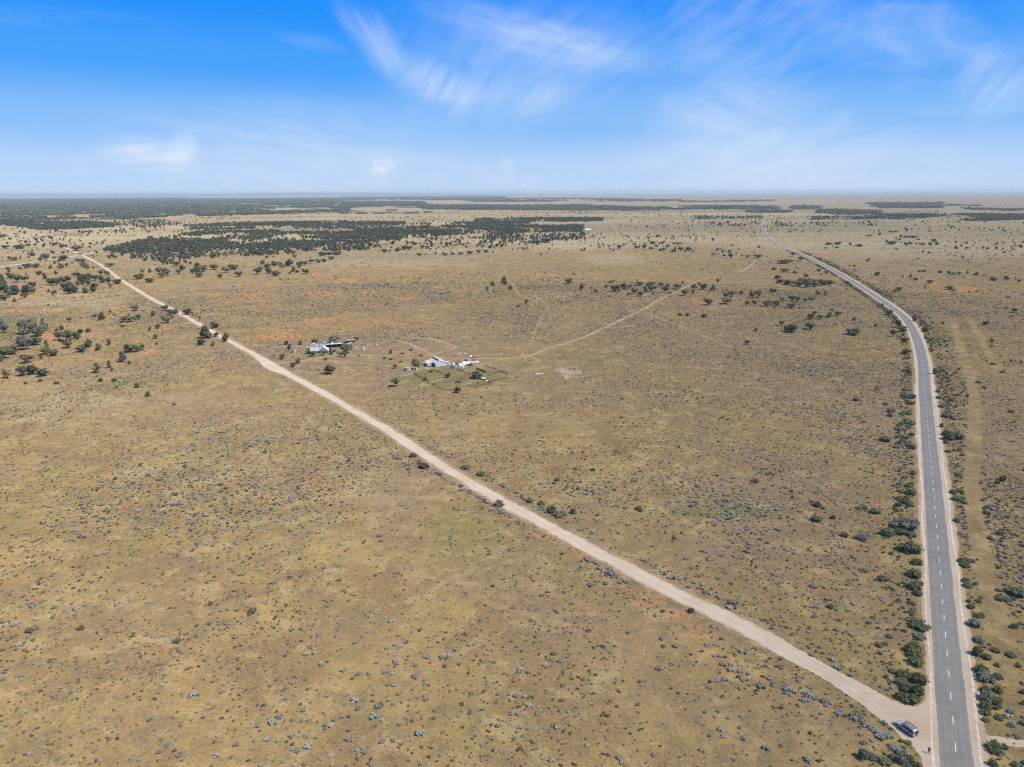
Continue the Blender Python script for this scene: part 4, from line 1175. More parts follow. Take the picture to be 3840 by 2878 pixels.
# ---- shrubs one by one
SHRUB_LISTS = [
 ('E', 'on the left verge of the sealed road', 'left verge shrubs', 'bottom',
  [(1250,225,60,45,'s'),(1235,275,80,35,'g'),(1200,360,90,35,'s'),(1230,445,100,35,'d'),(1155,450,50,35,'d'),(1155,500,90,40,'s'),(1245,540,45,30,'p'),(1245,660,80,50,'g'),(1240,1060,90,65,'d'),(1190,1360,170,110,'s'),(1035,1415,110,80,'d'),(1150,1400,90,65,'d'),(1240,1415,80,50,'g'),(1250,1560,140,110,'d'),(1165,1540,90,70,'d'),(1290,1658,90,60,'g'),(1260,1350,90,100,'s')]),
 ('F', 'on the left verge of the sealed road', 'left verge shrubs', 'bottom',
  [(1210,110,110,90,'d'),(1240,170,60,50,'s'),(1205,205,100,80,'d'),(1235,255,75,55,'g'),(1190,330,60,40,'s'),(1190,400,60,40,'s'),(1245,530,140,90,'d'),(1250,610,90,55,'s'),(1210,700,110,80,'g'),(1215,770,120,90,'g'),(1225,830,110,80,'g'),(1165,720,80,80,'g'),(1245,985,110,110,'g'),(1120,930,110,70,'g'),(1100,990,100,60,'s'),(1150,1040,110,80,'g'),(1230,1080,100,120,'g'),(1185,1140,120,90,'g'),(1090,1105,90,70,'g')]),
 ('F', 'on the right verge of the sealed road', 'right verge shrubs', 'bottom',
  [(1630,145,75,45,'g'),(1645,190,95,50,'g'),(1650,310,45,35,'g'),(1670,360,70,45,'g'),(1720,435,60,40,'g'),(1700,515,110,80,'s'),(1735,640,100,60,'s'),(1720,750,90,110,'g'),(1805,780,90,60,'g'),(1885,835,60,40,'d'),(1875,720,80,50,'g'),(2000,760,85,55,'g'),(1820,660,45,25,'s'),(1765,900,120,90,'g'),(1800,965,150,100,'s'),(1890,940,90,60,'g'),
   (1790,1050,90,70,'s'),(1895,1050,90,70,'g'),(1800,1130,120,100,'s'),(1790,1190,110,80,'g'),(1880,1150,90,80,'g'),(1790,1235,85,55,'g'),(1795,1290,75,45,'g'),(1910,1275,90,55,'g'),(1870,1540,150,100,'g'),(1945,1510,60,50,'g'),(2050,265,150,90,'d'),(1930,300,110,60,'s'),(1900,220,60,30,'s'),(2010,290,60,30,'p'),(1995,1330,60,30,'s'),(1845,1655,80,70,'g'),(2090,1150,40,40,'d'),(2085,1310,50,40,'s'),(1990,1220,60,40,'s'),(1620,20,90,50,'d')]),
 ('E', 'on the right verge of the sealed road', 'right verge shrubs', 'bottom',
  [(1475,225,50,30,'s'),(1500,470,40,40,'g'),(1540,545,70,60,'g'),(1570,590,110,90,'g'),(1640,580,110,70,'s'),(1540,610,50,40,'g'),(1550,390,100,45,'s'),(1600,1045,65,40,'g'),(1640,1110,100,50,'g'),(1640,1290,80,45,'d'),(1820,90,50,25,'s'),(1870,135,40,25,'g'),(2100,345,50,30,'d'),(2030,940,60,70,'d'),(1985,960,50,40,'g'),(1710,1650,130,60,'g'),(1810,1620,30,20,'g'),(1765,1640,60,40,'p'),(1640,200,50,25,'s'),(1560,690,60,30,'g'),(1470,170,50,30,'s'),(1500,300,60,30,'g')]),
 ('E', 'in the paddock left of the sealed road', 'paddock shrubs', 'left',
  [(1020,600,100,60,'d'),(1065,345,75,45,'s'),(1055,380,55,35,'g'),(1020,280,45,25,'g'),(765,245,60,35,'s'),(795,275,30,15,'s'),(380,1120,50,25,'g'),(430,1160,70,55,'p'),(480,1180,40,30,'d'),(425,1290,100,65,'p'),(565,1265,60,45,'d'),(790,1180,65,35,'g'),(840,1180,60,35,'d'),(930,1220,100,60,'d'),(665,1420,80,50,'p'),(810,1450,110,55,'p')]),
 ('F', 'in the paddock corner by the junction', 'paddock corner shrubs', 'left',
  [(955,135,100,60,'d'),(375,190,70,35,'s'),(515,360,60,40,'d'),(1030,215,50,28,'d'),(960,190,40,18,'g'),(795,60,80,25,'s'),(920,675,70,45,'g'),(965,660,50,35,'g'),(1000,600,60,35,'g'),(925,735,45,30,'d'),(860,440,45,25,'g'),(905,525,35,25,'g'),(830,485,50,30,'s'),(845,810,45,25,'s')]),
 ('F', 'on the bank below the parked car', 'bank shrubs below the car', 'left',
  [(740,1255,120,65,'s'),(780,1600,90,110,'s'),(1100,1640,90,90,'s'),(860,1600,110,60,'p'),(960,1640,110,70,'d'),(1150,1475,70,35,'g'),(1170,1600,80,50,'g'),(1200,1650,70,50,'g'),(1030,1600,80,60,'s'),(1075,1560,60,50,'d'),(1240,1655,50,40,'g')]),
 ('R', 'beside the middle of the gravel road', 'gravel roadside shrubs', 'left',
  [(275,215,60,35,'d'),(350,295,80,50,'p'),(320,265,40,30,'d'),(640,300,80,40,'g'),(745,345,80,40,'s'),(868,556,80,50,'s'),(1080,530,50,35,'g'),(1160,545,55,35,'d'),(1235,600,80,55,'d'),(1290,630,110,50,'s'),(1380,605,45,40,'d'),(2195,1290,50,40,'d'),(2000,1285,40,20,'g')]),
 ('R', 'in the paddock right of the gravel road', 'paddock shrubs by the gravel road', 'left',
  [(1520,310,40,25,'d'),(1575,305,20,15,'d'),(1270,380,40,30,'d'),(1250,400,40,20,'d'),(1835,580,55,35,'d'),(2080,780,35,20,'d')]),
 ('G', 'in the bare patch of the mid paddock', 'bare patch shrubs', 'left', [(900,855,70,38,'d'),(270,1295,38,25,'d'),(10,1080,40,30,'d')]),
 ('N', 'alone in the grass of the near left field', 'near left field shrubs', 'left', [(315,215,90,60,'p'),(870,188,80,62,'d'),(1905,328,90,65,'d')]),
 ('L', 'at the top of the near left field', 'upper left field shrubs', 'left', [(865,78,45,38,'g'),(985,78,50,42,'g'),(1180,130,45,48,'g'),(1275,205,50,48,'g'),(485,100,60,26,'g'),(220,100,30,30,'d'),(1500,280,50,20,'p'),(345,78,45,28,'d')]),
 ('P', 'low in the near left field', 'low left field shrubs', 'left', [(945,2303,34,26,'d'),(660,1860,20,12,'p'),(790,2270,24,14,'p')]),
 ('H', 'beside the homestead drive', 'drive shrubs', 'left', [(1105,738,95,68,'d'),(1290,560,100,60,'g'),(1210,520,70,50,'s')]),
 ('W', 'in the yards below the woolshed', 'yard shrubs', 'left', [(1380,725,120,45,'s'),(960,760,80,35,'d'),(900,545,90,50,'s'),(1540,775,70,30,'p'),(560,170,70,40,'s'),(100,310,60,40,'s'),(210,330,80,40,'s'),(380,370,90,30,'g'),(730,265,90,30,'g'),(1580,430,110,45,'s'),(410,225,80,25,'g'),(1740,660,60,30,'d')]),
]
SM = {'s': 'leaf_grey', 'g': 'leaf_green', 'd': 'leaf_olive', 'p': 'purple'}
SWORD = {'s': 'grey-green', 'g': 'fresh green', 'd': 'dark olive', 'p': 'dry purplish'}
allS = {}
for crop, place, grp, order, lst in SHRUB_LISTS:
    k = CROP[crop][2]
    for q in lst:
        fx, fy = full(crop, q[0], q[1])
        x, y = at(fx, fy - q[2] * k * .08)
        mp = mpp(x, y)
        dp = math.atan2(H, math.hypot(x, y))
        w = q[2] * k * mp
        # seen from above a dome shows its depth as well as its height
        h = max(.3 * w, (q[3] * k * mp - w * math.sin(dp) * .55) / math.cos(dp) * 1.15)
        allS.setdefault((place, grp, order), []).append((fx, fy, x, y, w, min(h, w * 1.1), q[4]))
shrub_xy = []
for (place, grp, order), lst in allS.items():
    lst.sort(key=lambda d: -d[1] if order == 'bottom' else d[0])
    for k, (fx, fy, x, y, w, h, c) in enumerate(lst):
        o = link('shrub', SHRUBS[random.randrange(3), SM[c]])
        o.location = (x, y + w * .12, 0)
        o.rotation_euler.z = random.random() * 6.28
        w *= 1.18 if 'left verge' in place else .98
        o.scale = (w, w, h)
        shrub_xy.append((x, y, w))
        tag(o, '%s shrub, %s from the %s %s' % (SWORD[c], ordinal(k), 'bottom' if order == 'bottom' else 'left', place), 'shrub', grp)

# ---- saltbush and tussocks: the largest three hundred are plants of their own, the rest one mass each
JUNC = [P('F', *q) for q in up_ + dn_]
TRKL = [(spline(p, 6), w) for p, w, s_ in TRACKS + PALE_TRACKS]


def candidates(dens, r0, r1, half=41):
    n = int(dens * R(2 * half) * .5 * (r1 ** 2 - r0 ** 2))
    a_ = R(half) * (2 * rng.random(n) - 1)
    r = np.sqrt(r0 ** 2 + rng.random(n) * (r1 ** 2 - r0 ** 2))
    return np.sin(a_) * r, np.cos(a_) * r


def clear(x, y):
    ok = np.ones(len(x), bool)
    ok &= seg_dist(x, y, GRAVEL[::4]) > 5.0 + (vnoise(x, y, .3, 3) - .5)
    nr_ = np.hypot(x, y) < 1400
    d = np.full(len(x), 99.)
    d[nr_] = seg_dist(x[nr_], y[nr_], ROAD[::3])
    ok &= d > 7.2
    ok &= ~inside(x, y, JUNC)
    for ln, w in TRKL:
        bx = (x > ln[:, 0].min() - 4) & (x < ln[:, 0].max() + 4) & (y > ln[:, 1].min() - 4) & (y < ln[:, 1].max() + 4)
        if bx.any():
            q = np.full(len(x), 99.)
            q[bx] = seg_dist(x[bx], y[bx], ln)
            ok &= q > w * 1.05
    return ok


def homestead(x, y):
    cx, cy = P('P', 1480, 1390)
    return np.clip(1.5 - np.hypot((x - cx) / 125, (y - cy) / 95), 0, 1)


gs = 1.55
x, y = np.meshgrid(np.arange(-680, 680, gs), np.arange(70, 1000, gs))
x, y = x.ravel(), y.ravel()
x, y = x + (rng.random(len(x)) - .5) * gs * 1.15, y + (rng.random(len(x)) - .5) * gs * 1.15
k = (np.abs(x) < y * .87) & (np.hypot(x, y) < 1000) & (np.hypot(x, y) > 95)
x, y = x[k], y[k]
n1 = fbm(x, y, 1 / 55, 21, 3)
n2 = fbm(x, y, 1 / 9, 31, 2)
dens = np.clip((n1 - .18) * 1.7, .5, 1) * np.clip(.6 + .4 * n2, 0, 1) * .82 * (1 - .93 * homestead(x, y))
pxy = proj(x, y)
dens *= 1 - .75 * np.clip(patches([('P', 2050, 1640, 300, 120, 1), ('R', 500, 60, 420, 120, 1), ('L', 800, 560, 500, 60, .7)], pxy[0], pxy[1], 0), 0, 1)
dens *= 1 + .6 * np.clip(patches([('E', 400, 1250, 700, 260, 1), ('G', 1000, 1080, 900, 130, 1), ('R', 1700, 480, 500, 120, 1), ('E', 1600, 700, 130, 900, 1), ('E', 2000, 700, 150, 900, .6)], pxy[0], pxy[1], 0), 0, 1)
keep = (rng.random(len(x)) < dens * .82) & clear(x, y)
sx, sy = x[keep], y[keep]
dia = np.exp(rng.normal(size=len(sx)) * .40) * .70 * (1 + .25 * np.clip((n1[keep] - .5) * 4, -1, 1))
# hedge lines of bigger bushes along the old fence lines
for line, dn, wd, sz in ((HEDGE, 1.5, 1.6, 1.25), (ROWR, .8, 2.2, 1.2)):
    ln = spline(line, 1.0)
    m_ = vnoise(ln[:, 0], ln[:, 1], .06, 41)
    ln = ln[rng.random(len(ln)) < np.clip((m_ - .25) * 1.8, .1, 1)]
    for _ in range(2):
        kk = rng.random(len(ln)) < dn * .5
        p = ln[kk] + rng.normal(size=(kk.sum(), 2)) * wd * .5
        kk = clear(p[:, 0], p[:, 1])
        sx, sy = np.r_[sx, p[kk, 0]], np.r_[sy, p[kk, 1]]
        dia = np.r_[dia, sz * np.exp(rng.normal(size=kk.sum()) * .28)]
# and along the sealed road's verges
for off in (-9.5, 10.5, 14, 19, 25):
    ln = ROAD[(ROAD[:, 1] < 900)]
    d = np.gradient(ln, axis=0)
    n = np.c_[d[:, 1], -d[:, 0]] / np.linalg.norm(d, axis=1)[:, None]
    p = np.repeat(ln, 3, 0) + np.repeat(n, 3, 0) * off + rng.normal(size=(len(ln) * 3, 2)) * 1.6
    kk = (rng.random(len(p)) < np.clip((vnoise(p[:, 0], p[:, 1], .045, 51) - .3) * 1.9, .12, .9) * .75) & clear(p[:, 0], p[:, 1])
    sx, sy = np.r_[sx, p[kk, 0]], np.r_[sy, p[kk, 1]]
    dia = np.r_[dia, 1.05 * np.exp(rng.normal(size=kk.sum()) * .3)]
dia *= np.interp(np.hypot(sx, sy), [220, 450], [1, .84])
dia = np.clip(dia, .28, 2.1)
px_, py_ = proj(sx, sy)
inview = (px_ > 10) & (px_ < 3830) & (py_ < 2870)
app = dia / mpp(sx, sy) * inview
order = np.argsort(-app)
big = order[:300]
hd = seg_dist(sx[big], sy[big], HEDGE)
cells = {}
for k, i in enumerate(big):
    x, y = sx[i], sy[i]
    rx = np.interp(y, ROAD[:, 1], ROAD[:, 0])
    gx = np.interp(-y, -GRAVEL[:, 1], GRAVEL[:, 0])
    if y < GRAVEL[-1, 1]:
        gx = 95 if x < 100 else -1e9
    fx, fy = px_[i], py_[i]
    if hd[k] < 3:
        col = 'in hedge line by the car' if fx > 3150 else 'in hedge line above the car' if fx > 2800 else 'in hedge line, middle of gravel road' if fx > 2250 else 'in upper hedge line'
        grp = 'saltbushes in the hedge line'
    elif x > rx:
        col = 'beyond the sealed road, ' + ('near the side track' if fy > 2650 else 'beside the green shrubs' if fy > 2350 else 'farther up')
        grp = 'saltbushes beyond the sealed road'
    elif x > gx:
        col = 'in paddock corner, ' + ('above the junction' if fy > 2500 else 'below mid height' if fy > 2200 else 'middle') if fx > 3250 else 'in paddock along the gravel road'
        grp = 'saltbushes between the two roads'
    else:
        row = 'along bottom edge' if fy > 2700 else 'in lower grass' if fy > 2480 else 'in grass halfway up'
        col = row + ', ' + ('far left' if fx < 560 else 'left' if fx < 1100 else 'left of centre' if fx < 1700 else 'centre' if fx < 2200 else 'right of centre' if fx < 2800 else 'toward the car')
        grp = 'saltbushes left of the gravel road'
    cells.setdefault((col, grp), []).append(i)
for (col, grp), lst in cells.items():
    lst.sort(key=lambda i: px_[i])
    for k, i in enumerate(lst):
        o = link('saltbush', SALT[random.randrange(5)])
        o.location = (sx[i], sy[i], 0)
        o.rotation_euler.z = random.random() * 6.28
        o.scale = (dia[i] * 1.15, dia[i] * 1.15, dia[i] * .62)
        tag(o, 'blue-grey saltbush, %s from left %s' % (ordinal(k), col), 'saltbush', grp)
restI = order[300:]
sxy = np.c_[sx[restI], sy[restI]]
sd_ = dia[restI]
scatter('saltbush_cover', sxy, np.c_[sd_ * 1.15, sd_ * 1.15, sd_ * .6 * (.8 + .4 * rng.random(len(sd_)))], 7, instancer(proto_coll('saltbush_kinds', SALTMIX)),
        'countless small blue-grey saltbushes dotted over the dry grass plain', 'saltbush cover')
x, y = candidates(.46, 95, 950)
n1 = fbm(x, y, 1 / 40, 61, 3)
n2 = fbm(x, y, 1 / 7, 71, 2)
dens = np.clip((n1 - .34) * 3.2, .06, 1) * np.clip(.3 + n2, 0, 1) * (1 - .55 * homestead(x, y)) * np.interp(np.hypot(x, y), [100, 400, 900], [.9, .8, .45])
keep = (rng.random(len(x)) < dens * .9) & clear(x, y)
tx, ty = x[keep], y[keep]
td = np.clip(np.exp(rng.normal(size=len(tx)) * .4) * .44, .2, 1.3)
scatter('tussock_cover', np.c_[tx, ty], np.c_[td * 1.2, td * 1.2, td * .7], 4, instancer(proto_coll('tussock_kinds', TUSS)),
        'countless brown and olive tussocks between the saltbushes', 'tussock cover')
# green undergrowth lining both verges of the sealed road
p = []
for off, n_ in ((-8.6, 2), (-10.5, 3), (-12.5, 2), (10, 2), (12.5, 3), (16, 2), (21, 1)):
    ln = ROAD[(ROAD[:, 1] > 128) & (ROAD[:, 1] < 1500)]
    d = np.gradient(ln, axis=0)
    n = np.c_[d[:, 1], -d[:, 0]] / np.linalg.norm(d, axis=1)[:, None]
    q = np.repeat(ln, n_, 0) + np.repeat(n, n_, 0) * off + rng.normal(size=(len(ln) * n_, 2)) * 1.3
    p.append(q[(rng.random(len(q)) < np.clip((vnoise(q[:, 0], q[:, 1], .03, 57) - .25) * 2.2, .2, .95) * .9)])
p = np.vstack(p)
p = p[clear(p[:, 0], p[:, 1])]
td = np.clip(np.exp(rng.normal(size=len(p)) * .4) * 1.25, .5, 3)
scatter('verge_undergrowth', p, np.c_[td, td, td * .6], 9, instancer(proto_coll('verge_kinds', [SHRUBS[v, m_] for v in range(3) for m_ in ('leaf_olive', 'leaf_grey', 'leaf_green')])),
        'low mixed green undergrowth lining both verges of the sealed road', 'undergrowth')
# low scrub farther out, coarser
x, y = candidates(.03, 800, 2600)
n1 = fbm(x, y, 1 / 130, 81, 4)
n2 = fbm(x, y, 1 / 30, 91, 2)
keep = (rng.random(len(x)) < np.clip((n1 - .36) * 3, .08, 1) * np.clip(.2 + n2, 0, 1) * np.interp(y, [850, 1200, 2600], [1, .55, .3])) & clear(x, y)
tx, ty = x[keep], y[keep]
td = np.clip(np.exp(rng.normal(size=len(tx)) * .45) * 1.05, .5, 3.2)
scatter('low_scrub', np.c_[tx, ty], np.c_[td * 1.4, td * 1.4, td * .7], 9, instancer(proto_coll('scrub_kinds', SALT + TUSS)),
        'low scrub speckling the far half of the paddock and plain', 'low scrub')

# ---- woods: masses of trees beyond counting
WV = []
for k in range(5):
    lobes, (V, Fc) = tree_shape(300 + k, ['round', 'tall', 'round', 'spread', 'open'][k])
    cm = cloud_mesh('crown', lobes, 90, .15, M['leaf_dark' if k != 3 else 'leaf_olive'], 330 + k, .62)
    o = len(cm.vertices)
    vv = [tuple(v.co) for v in cm.vertices] + V
    ff = [tuple(p.vertices) for p in cm.polygons] + [tuple(i + o for i in f) for f in Fc]
    nf = len(cm.polygons)
    m_ = bpy.data.meshes.new('tree')
    m_.from_pydata(vv, [], ff)
    m_.materials.append(cm.materials[0])
    m_.materials.append(M['bark'])
    mi = np.zeros(len(ff), np.int32)
    mi[nf:] = 1
    m_.polygons.foreach_set('material_index', mi)
    m_.update()
    WV.append(m_)
tree_ng = instancer(proto_coll('wood_trees', WV))
GV = []
for k in range(4):
    g = np.random.default_rng(60 + k)
    lb = []
    for q in range(16):
        r = .055 + .035 * g.random()
        lb.append(((g.random() - .5) * .97, (g.random() - .5) * .97, .55 + g.normal() * .08, r, r, .42 + .1 * g.random()))
    GV.append(cloud_mesh('grove', lb, 120, .05, M['leaf_dark'], 70 + k, .95))
grove_ng = instancer(proto_coll('far_groves', GV))


def poly_points(poly, dens, thr, nscale, seed, soft=.08):
    """points inside a traced stand of trees, thinned by noise so that it breaks into clumps"""
    g = np.array([at(px, py) for px, py in poly])
    x0, y0 = g.min(0)
    x1, y1 = g.max(0)
    n = int((x1 - x0) * (y1 - y0) * dens)
    x, y = x0 + rng.random(n) * (x1 - x0), y0 + rng.random(n) * (y1 - y0)
    v = fbm(x, y, nscale, seed, 4)
    k = inside(x, y, g) & (v + rng.normal(size=n) * soft > thr)
    return np.c_[x[k], y[k]]


def stand(name, polys, label, cat='wood'):
    pts = np.vstack([poly_points(*p) for p in polys])
    h = np.clip(np.exp(rng.normal(size=len(pts)) * .25) * 6.2, 3, 11)
    w = h * (.85 + .5 * rng.random(len(pts)))
    return scatter(name, pts, np.c_[w, w, h], 5, tree_ng, label, cat)


W3 = [(390, 940), (520, 905), (640, 890), (760, 872), (960, 868), (1280, 868), (1500, 858), (1700, 850), (1870, 846), (1910, 858), (1925, 880), (1740, 882), (1560, 893), (1440, 905), (1380, 916), (1250, 926), (1180, 922), (960, 938), (850, 945), (650, 955), (480, 968), (395, 972)]
W3b = [(500, 945), (960, 920), (1500, 893), (1640, 893), (1640, 915), (1300, 945), (960, 962), (760, 990), (600, 995), (470, 985)]
stand('paddock_wood', [(W3, .0115, .455, 1 / 110, 5, .05), (W3b, .006, .48, 1 / 80, 15, .05), ([(1900, 850), (2190, 846), (2185, 870), (1930, 876)], .011, .42, 1 / 90, 25),
      ([(1800, 880), (2190, 872), (2200, 915), (1830, 915)], .003, .46, 1 / 90, 35), ([(1000, 930), (1900, 885), (1900, 925), (1000, 975)], .0012, .44, 1 / 90, 37)],
      'dark wood stretching along the far side of the paddock')
stand('middle_wood', [([(680, 850), (860, 838), (1280, 832), (1520, 834), (1515, 846), (1300, 850), (960, 858), (850, 864), (700, 864)], .010, .44, 1 / 200, 6),
      ([(1100, 845), (1900, 835), (1900, 852), (1100, 866)], .004, .5, 1 / 160, 16), ([(1780, 822), (2262, 818), (2262, 832), (1860, 836), (1780, 834)], .011, .45, 1 / 160, 26),
      ([(1700, 832), (1990, 832), (1990, 850), (1700, 852)], .006, .5, 1 / 120, 36)],
      'broken belt of trees on the pale plain behind the dark wood')
stand('left_wood', [([(0, 824), (330, 832), (450, 843), (425, 856), (150, 866), (60, 852), (0, 846)], .009, .46, 1 / 160, 7), ([(0, 812), (560, 822), (700, 840), (560, 860), (430, 846), (0, 826)], .002, .52, 1 / 200, 17),
      ([(0, 860), (900, 855), (1000, 865), (520, 900), (300, 930), (0, 930)], .0007, .5, 1 / 150, 27)],
      'patchy trees across the plain at the far left')
stand('right_belt', [([(3240, 812), (3330, 806), (3500, 804), (3840, 806), (3840, 826), (3600, 832), (3500, 828), (3300, 822)], .012, .43, 1 / 200, 8, .05), ([(2900, 836), (3300, 832), (3300, 850), (2900, 850)], .0016, .52, 1 / 120, 18),
      ([(3040, 815), (3290, 814), (3290, 824), (3040, 826)], .006, .48, 1 / 120, 28), ([(2590, 812), (2860, 812), (2860, 822), (2590, 826)], .0022, .5, 1 / 140, 38), ([(2640, 838), (2840, 838), (2840, 850), (2640, 852)], .004, .55, 1 / 90, 48)],
      'long belts of dark trees across the right plain')


def groves(name, polys, label):
    pts = np.vstack([poly_points(*p) for p in polys])
    w = 75 * (.8 + .5 * rng.random(len(pts)))
    h = np.clip(np.exp(rng.normal(size=len(pts)) * .2) * 8.5, 6, 14)
    return scatter(name, pts, np.c_[w, w, h], 4, grove_ng, label, 'forest')


groves('far_forest', [([(0, 746), (700, 742), (770, 775), (770, 800), (560, 818), (340, 815), (330, 811), (0, 808)], .00026, .40, 1 / 700, 9),
      ([(700, 745), (1280, 743), (1300, 796), (1060, 803), (760, 812)], .00022, .48, 1 / 700, 19), ([(0, 808), (340, 812), (560, 822), (0, 830)], .0001, .5, 1 / 400, 29)],
      'vast dark forest filling the left distance')
groves('far_tree_belts', [([(1280, 755), (1580, 757), (1600, 771), (1280, 771)], 0.00028, 0.45, 1 / 700, 10), ([(1600, 771), (2150, 770), (2560, 783), (2550, 791), (2100, 790), (1600, 787)], 0.00035, 0.43, 1 / 500, 20),
      ([(1700, 744), (2200, 744), (2560, 750), (2560, 757), (1740, 758)], 0.00021, 0.50, 1 / 900, 30), ([(1280, 772), (1640, 770), (1640, 800), (1280, 806)], 0.00014, 0.53, 1 / 400, 40), ([(1280, 738), (1900, 737), (1900, 752), (1280, 752)], 0.00014, 0.53, 1 / 1200, 45),
      ([(2560, 753), (2900, 752), (2900, 757), (2560, 759)], 0.00028, 0.47, 1 / 600, 50)],
      'dark belts of trees on the middle distance plain')
groves('far_right_belts', [([(3255, 763), (3525, 762), (3525, 782), (3300, 782)], .00042, .42, 1 / 500, 11), ([(3070, 790), (3285, 789), (3285, 805), (3090, 806)], .0004, .46, 1 / 250, 21), ([(3630, 785), (3840, 785), (3840, 792), (3700, 792)], .0004, .42, 1 / 400, 31),
      ([(2560, 774), (2910, 774), (2910, 786), (2560, 787)], .0003, .5, 1 / 300, 41), ([(2815, 791), (2950, 792), (2940, 801), (2815, 800)], .0005, .42, 1 / 200, 51), ([(2980, 776), (3060, 776), (3060, 786), (2980, 786)], .0006, .4, 1 / 200, 61), ([(3525, 770), (3660, 770), (3660, 776), (3525, 776)], .0003, .46, 1 / 300, 71)],
      'dark belts of trees on the right distance plain')
# lone trees beyond counting, thin over all the plain
x, y = candidates(.0005, 1500, 5200)
k = (fbm(x, y, 1 / 200, 44, 3) + rng.normal(size=len(x)) * .04 > .55)
x, y = x[k], y[k]
pts = np.vstack([np.c_[x, y]] + [np.array([[d['x'], d['y']]]) for d in rest])
h = np.r_[np.clip(np.exp(rng.normal(size=len(x)) * .3) * 4.5, 2, 9), [d['h'] for d in rest]]
w = np.r_[h[:len(x)] * (.8 + .5 * rng.random(len(x))), [d['w'] for d in rest]]
scatter('scattered_trees', pts, np.c_[w, w, h], 5, tree_ng, 'small scattered trees dotted thinly over the distant plain', 'scattered trees')

# ------------------------------------------------------------------ homestead and woolshed
M['tin'] = material('galvanised_roof', (.46, .45, .45), .6, .2, var=.12, scale=.6, col2=(.36, .30, .26))
M['tin_pale'] = material('pale_painted_tin', (.54, .55, .565), .6, var=.08, scale=.5)
M['tin_cream'] = material('weathered_cream_tin', (.58, .56, .48), .6, var=.10, scale=.5)
M['tin_old'] = material('old_grey_tin', (.34, .35, .36), .65, var=.25, scale=.7, col2=(.24, .19, .15))
M['tin_dark'] = material('dark_tin_wall', (.20, .21, .235), .7, var=.12, scale=.8)  # dark tin; on the woolshed it paints the walls turned from the sun
M['render'] = material('cream_stone', (.56, .46, .31), .9, var=.12, scale=.8)
M['white'] = material('white_paint', (.74, .73, .70), .7, var=.06, scale=1.)
M['brick'] = material('red_brick', (.36, .16, .09), .9, var=.2, scale=3)
M['shade'] = material('dark_timber', (.055, .045, .04), .9, var=.2, scale=2)  # dark timber, and shade painted into open interiors and doorways
M['glass'] = material('dark_window_glass', (.02, .024, .028), .15, var=.1, spec=.5)
M['timber'] = material('weathered_timber', (.12, .10, .082), .95, var=.2, scale=2)
M['concrete'] = material('pale_concrete', (.42, .39, .34), .9, var=.15, scale=1.2, bump=.3)
M['rust'] = material('rusty_steel', (.19, .065, .045), .85, var=.25, scale=2)
M['yellow'] = material('yellow_pipe', (.70, .52, .06), .6, var=.1)
M['silver'] = material('new_galvanised', (.62, .64, .66), .35, .6, var=.1, scale=.8)
M['green_paint'] = material('grey_green_paint', (.26, .33, .31), .7, var=.15, scale=.8)
M['rubble'] = material('pale_rubble', (.46, .40, .34), .95, var=.3, scale=1.2)


def face_cam(p):
    return math.atan2(p[1], p[0]) - math.pi / 2


def roof2(root, name, x0, x1, ya, za, yr, zr, yb, zb, mat, t=.09):
    """two slopes meeting in a ridge along x"""
    m = MB()
    m.slab([(x0, ya, za), (x1, ya, za), (x1, yr, zr), (x0, yr, zr)], t)
    m.slab([(x0, yr, zr + .004), (x1, yr, zr + .004), (x1, yb, zb), (x0, yb, zb)], t)
    return m.build(name, mat, root)


# --- the house
hp = P('H', 1008, 592)
hz = face_cam(hp)
house = tag(empty('farm_house', hp, hz), 'cream stone farmhouse with grey iron roofs, verandah and front gable', 'house')
MB().box((-7.4, 2.0, 0), (.1, 7, 2.75)).build('wall', M['render'], house)
MB().prism([(2.0, 2.75), (7.0, 2.75), (5.0, 4.0)], -7.38, .1).build('gable_wall', M['render'], house)
roof2(house, 'roof', -7.8, .3, 1.85, 2.72, 5, 4.25, 7.4, 2.7, M['tin'])
MB().slab([(-7.8, -.25, 2.2), (.15, -.25, 2.2), (.15, 1.95, 2.62), (-7.8, 1.95, 2.62)], .07).build('verandah_roof', M['tin'], house)
for u in (-7.5, -5.6, -3.7, -1.9, -.2):
    MB().box((u - .11, -.1, .2), (u + .11, .12, 2.18)).build('verandah_post', M['white'], house)
MB().box((-7.7, -.25, 0), (.15, 2, .2)).build('verandah_floor', M['concrete'], house)
for u in (-6.4, -2.9):
    w_ = MB().box((u - .5, 1.95, .9), (u + .5, 2.02, 2.2)).build('window', M['glass'], house)
    f_ = MB()
    for a_, b_ in (((u - .6, 1.93, .8), (u + .6, 1.99, .895)), ((u - .6, 1.93, 2.205), (u + .6, 1.99, 2.3)), ((u - .6, 1.93, .9), (u - .505, 1.99, 2.2)), ((u + .505, 1.93, .9), (u + .6, 1.99, 2.2))):
        f_.box(a_, b_)
    f_.build('window_frame', M['white'], w_)
d_ = MB().box((-5.1, 1.95, .2), (-4.2, 2.02, 2.2)).build('door', M['shade'], house)
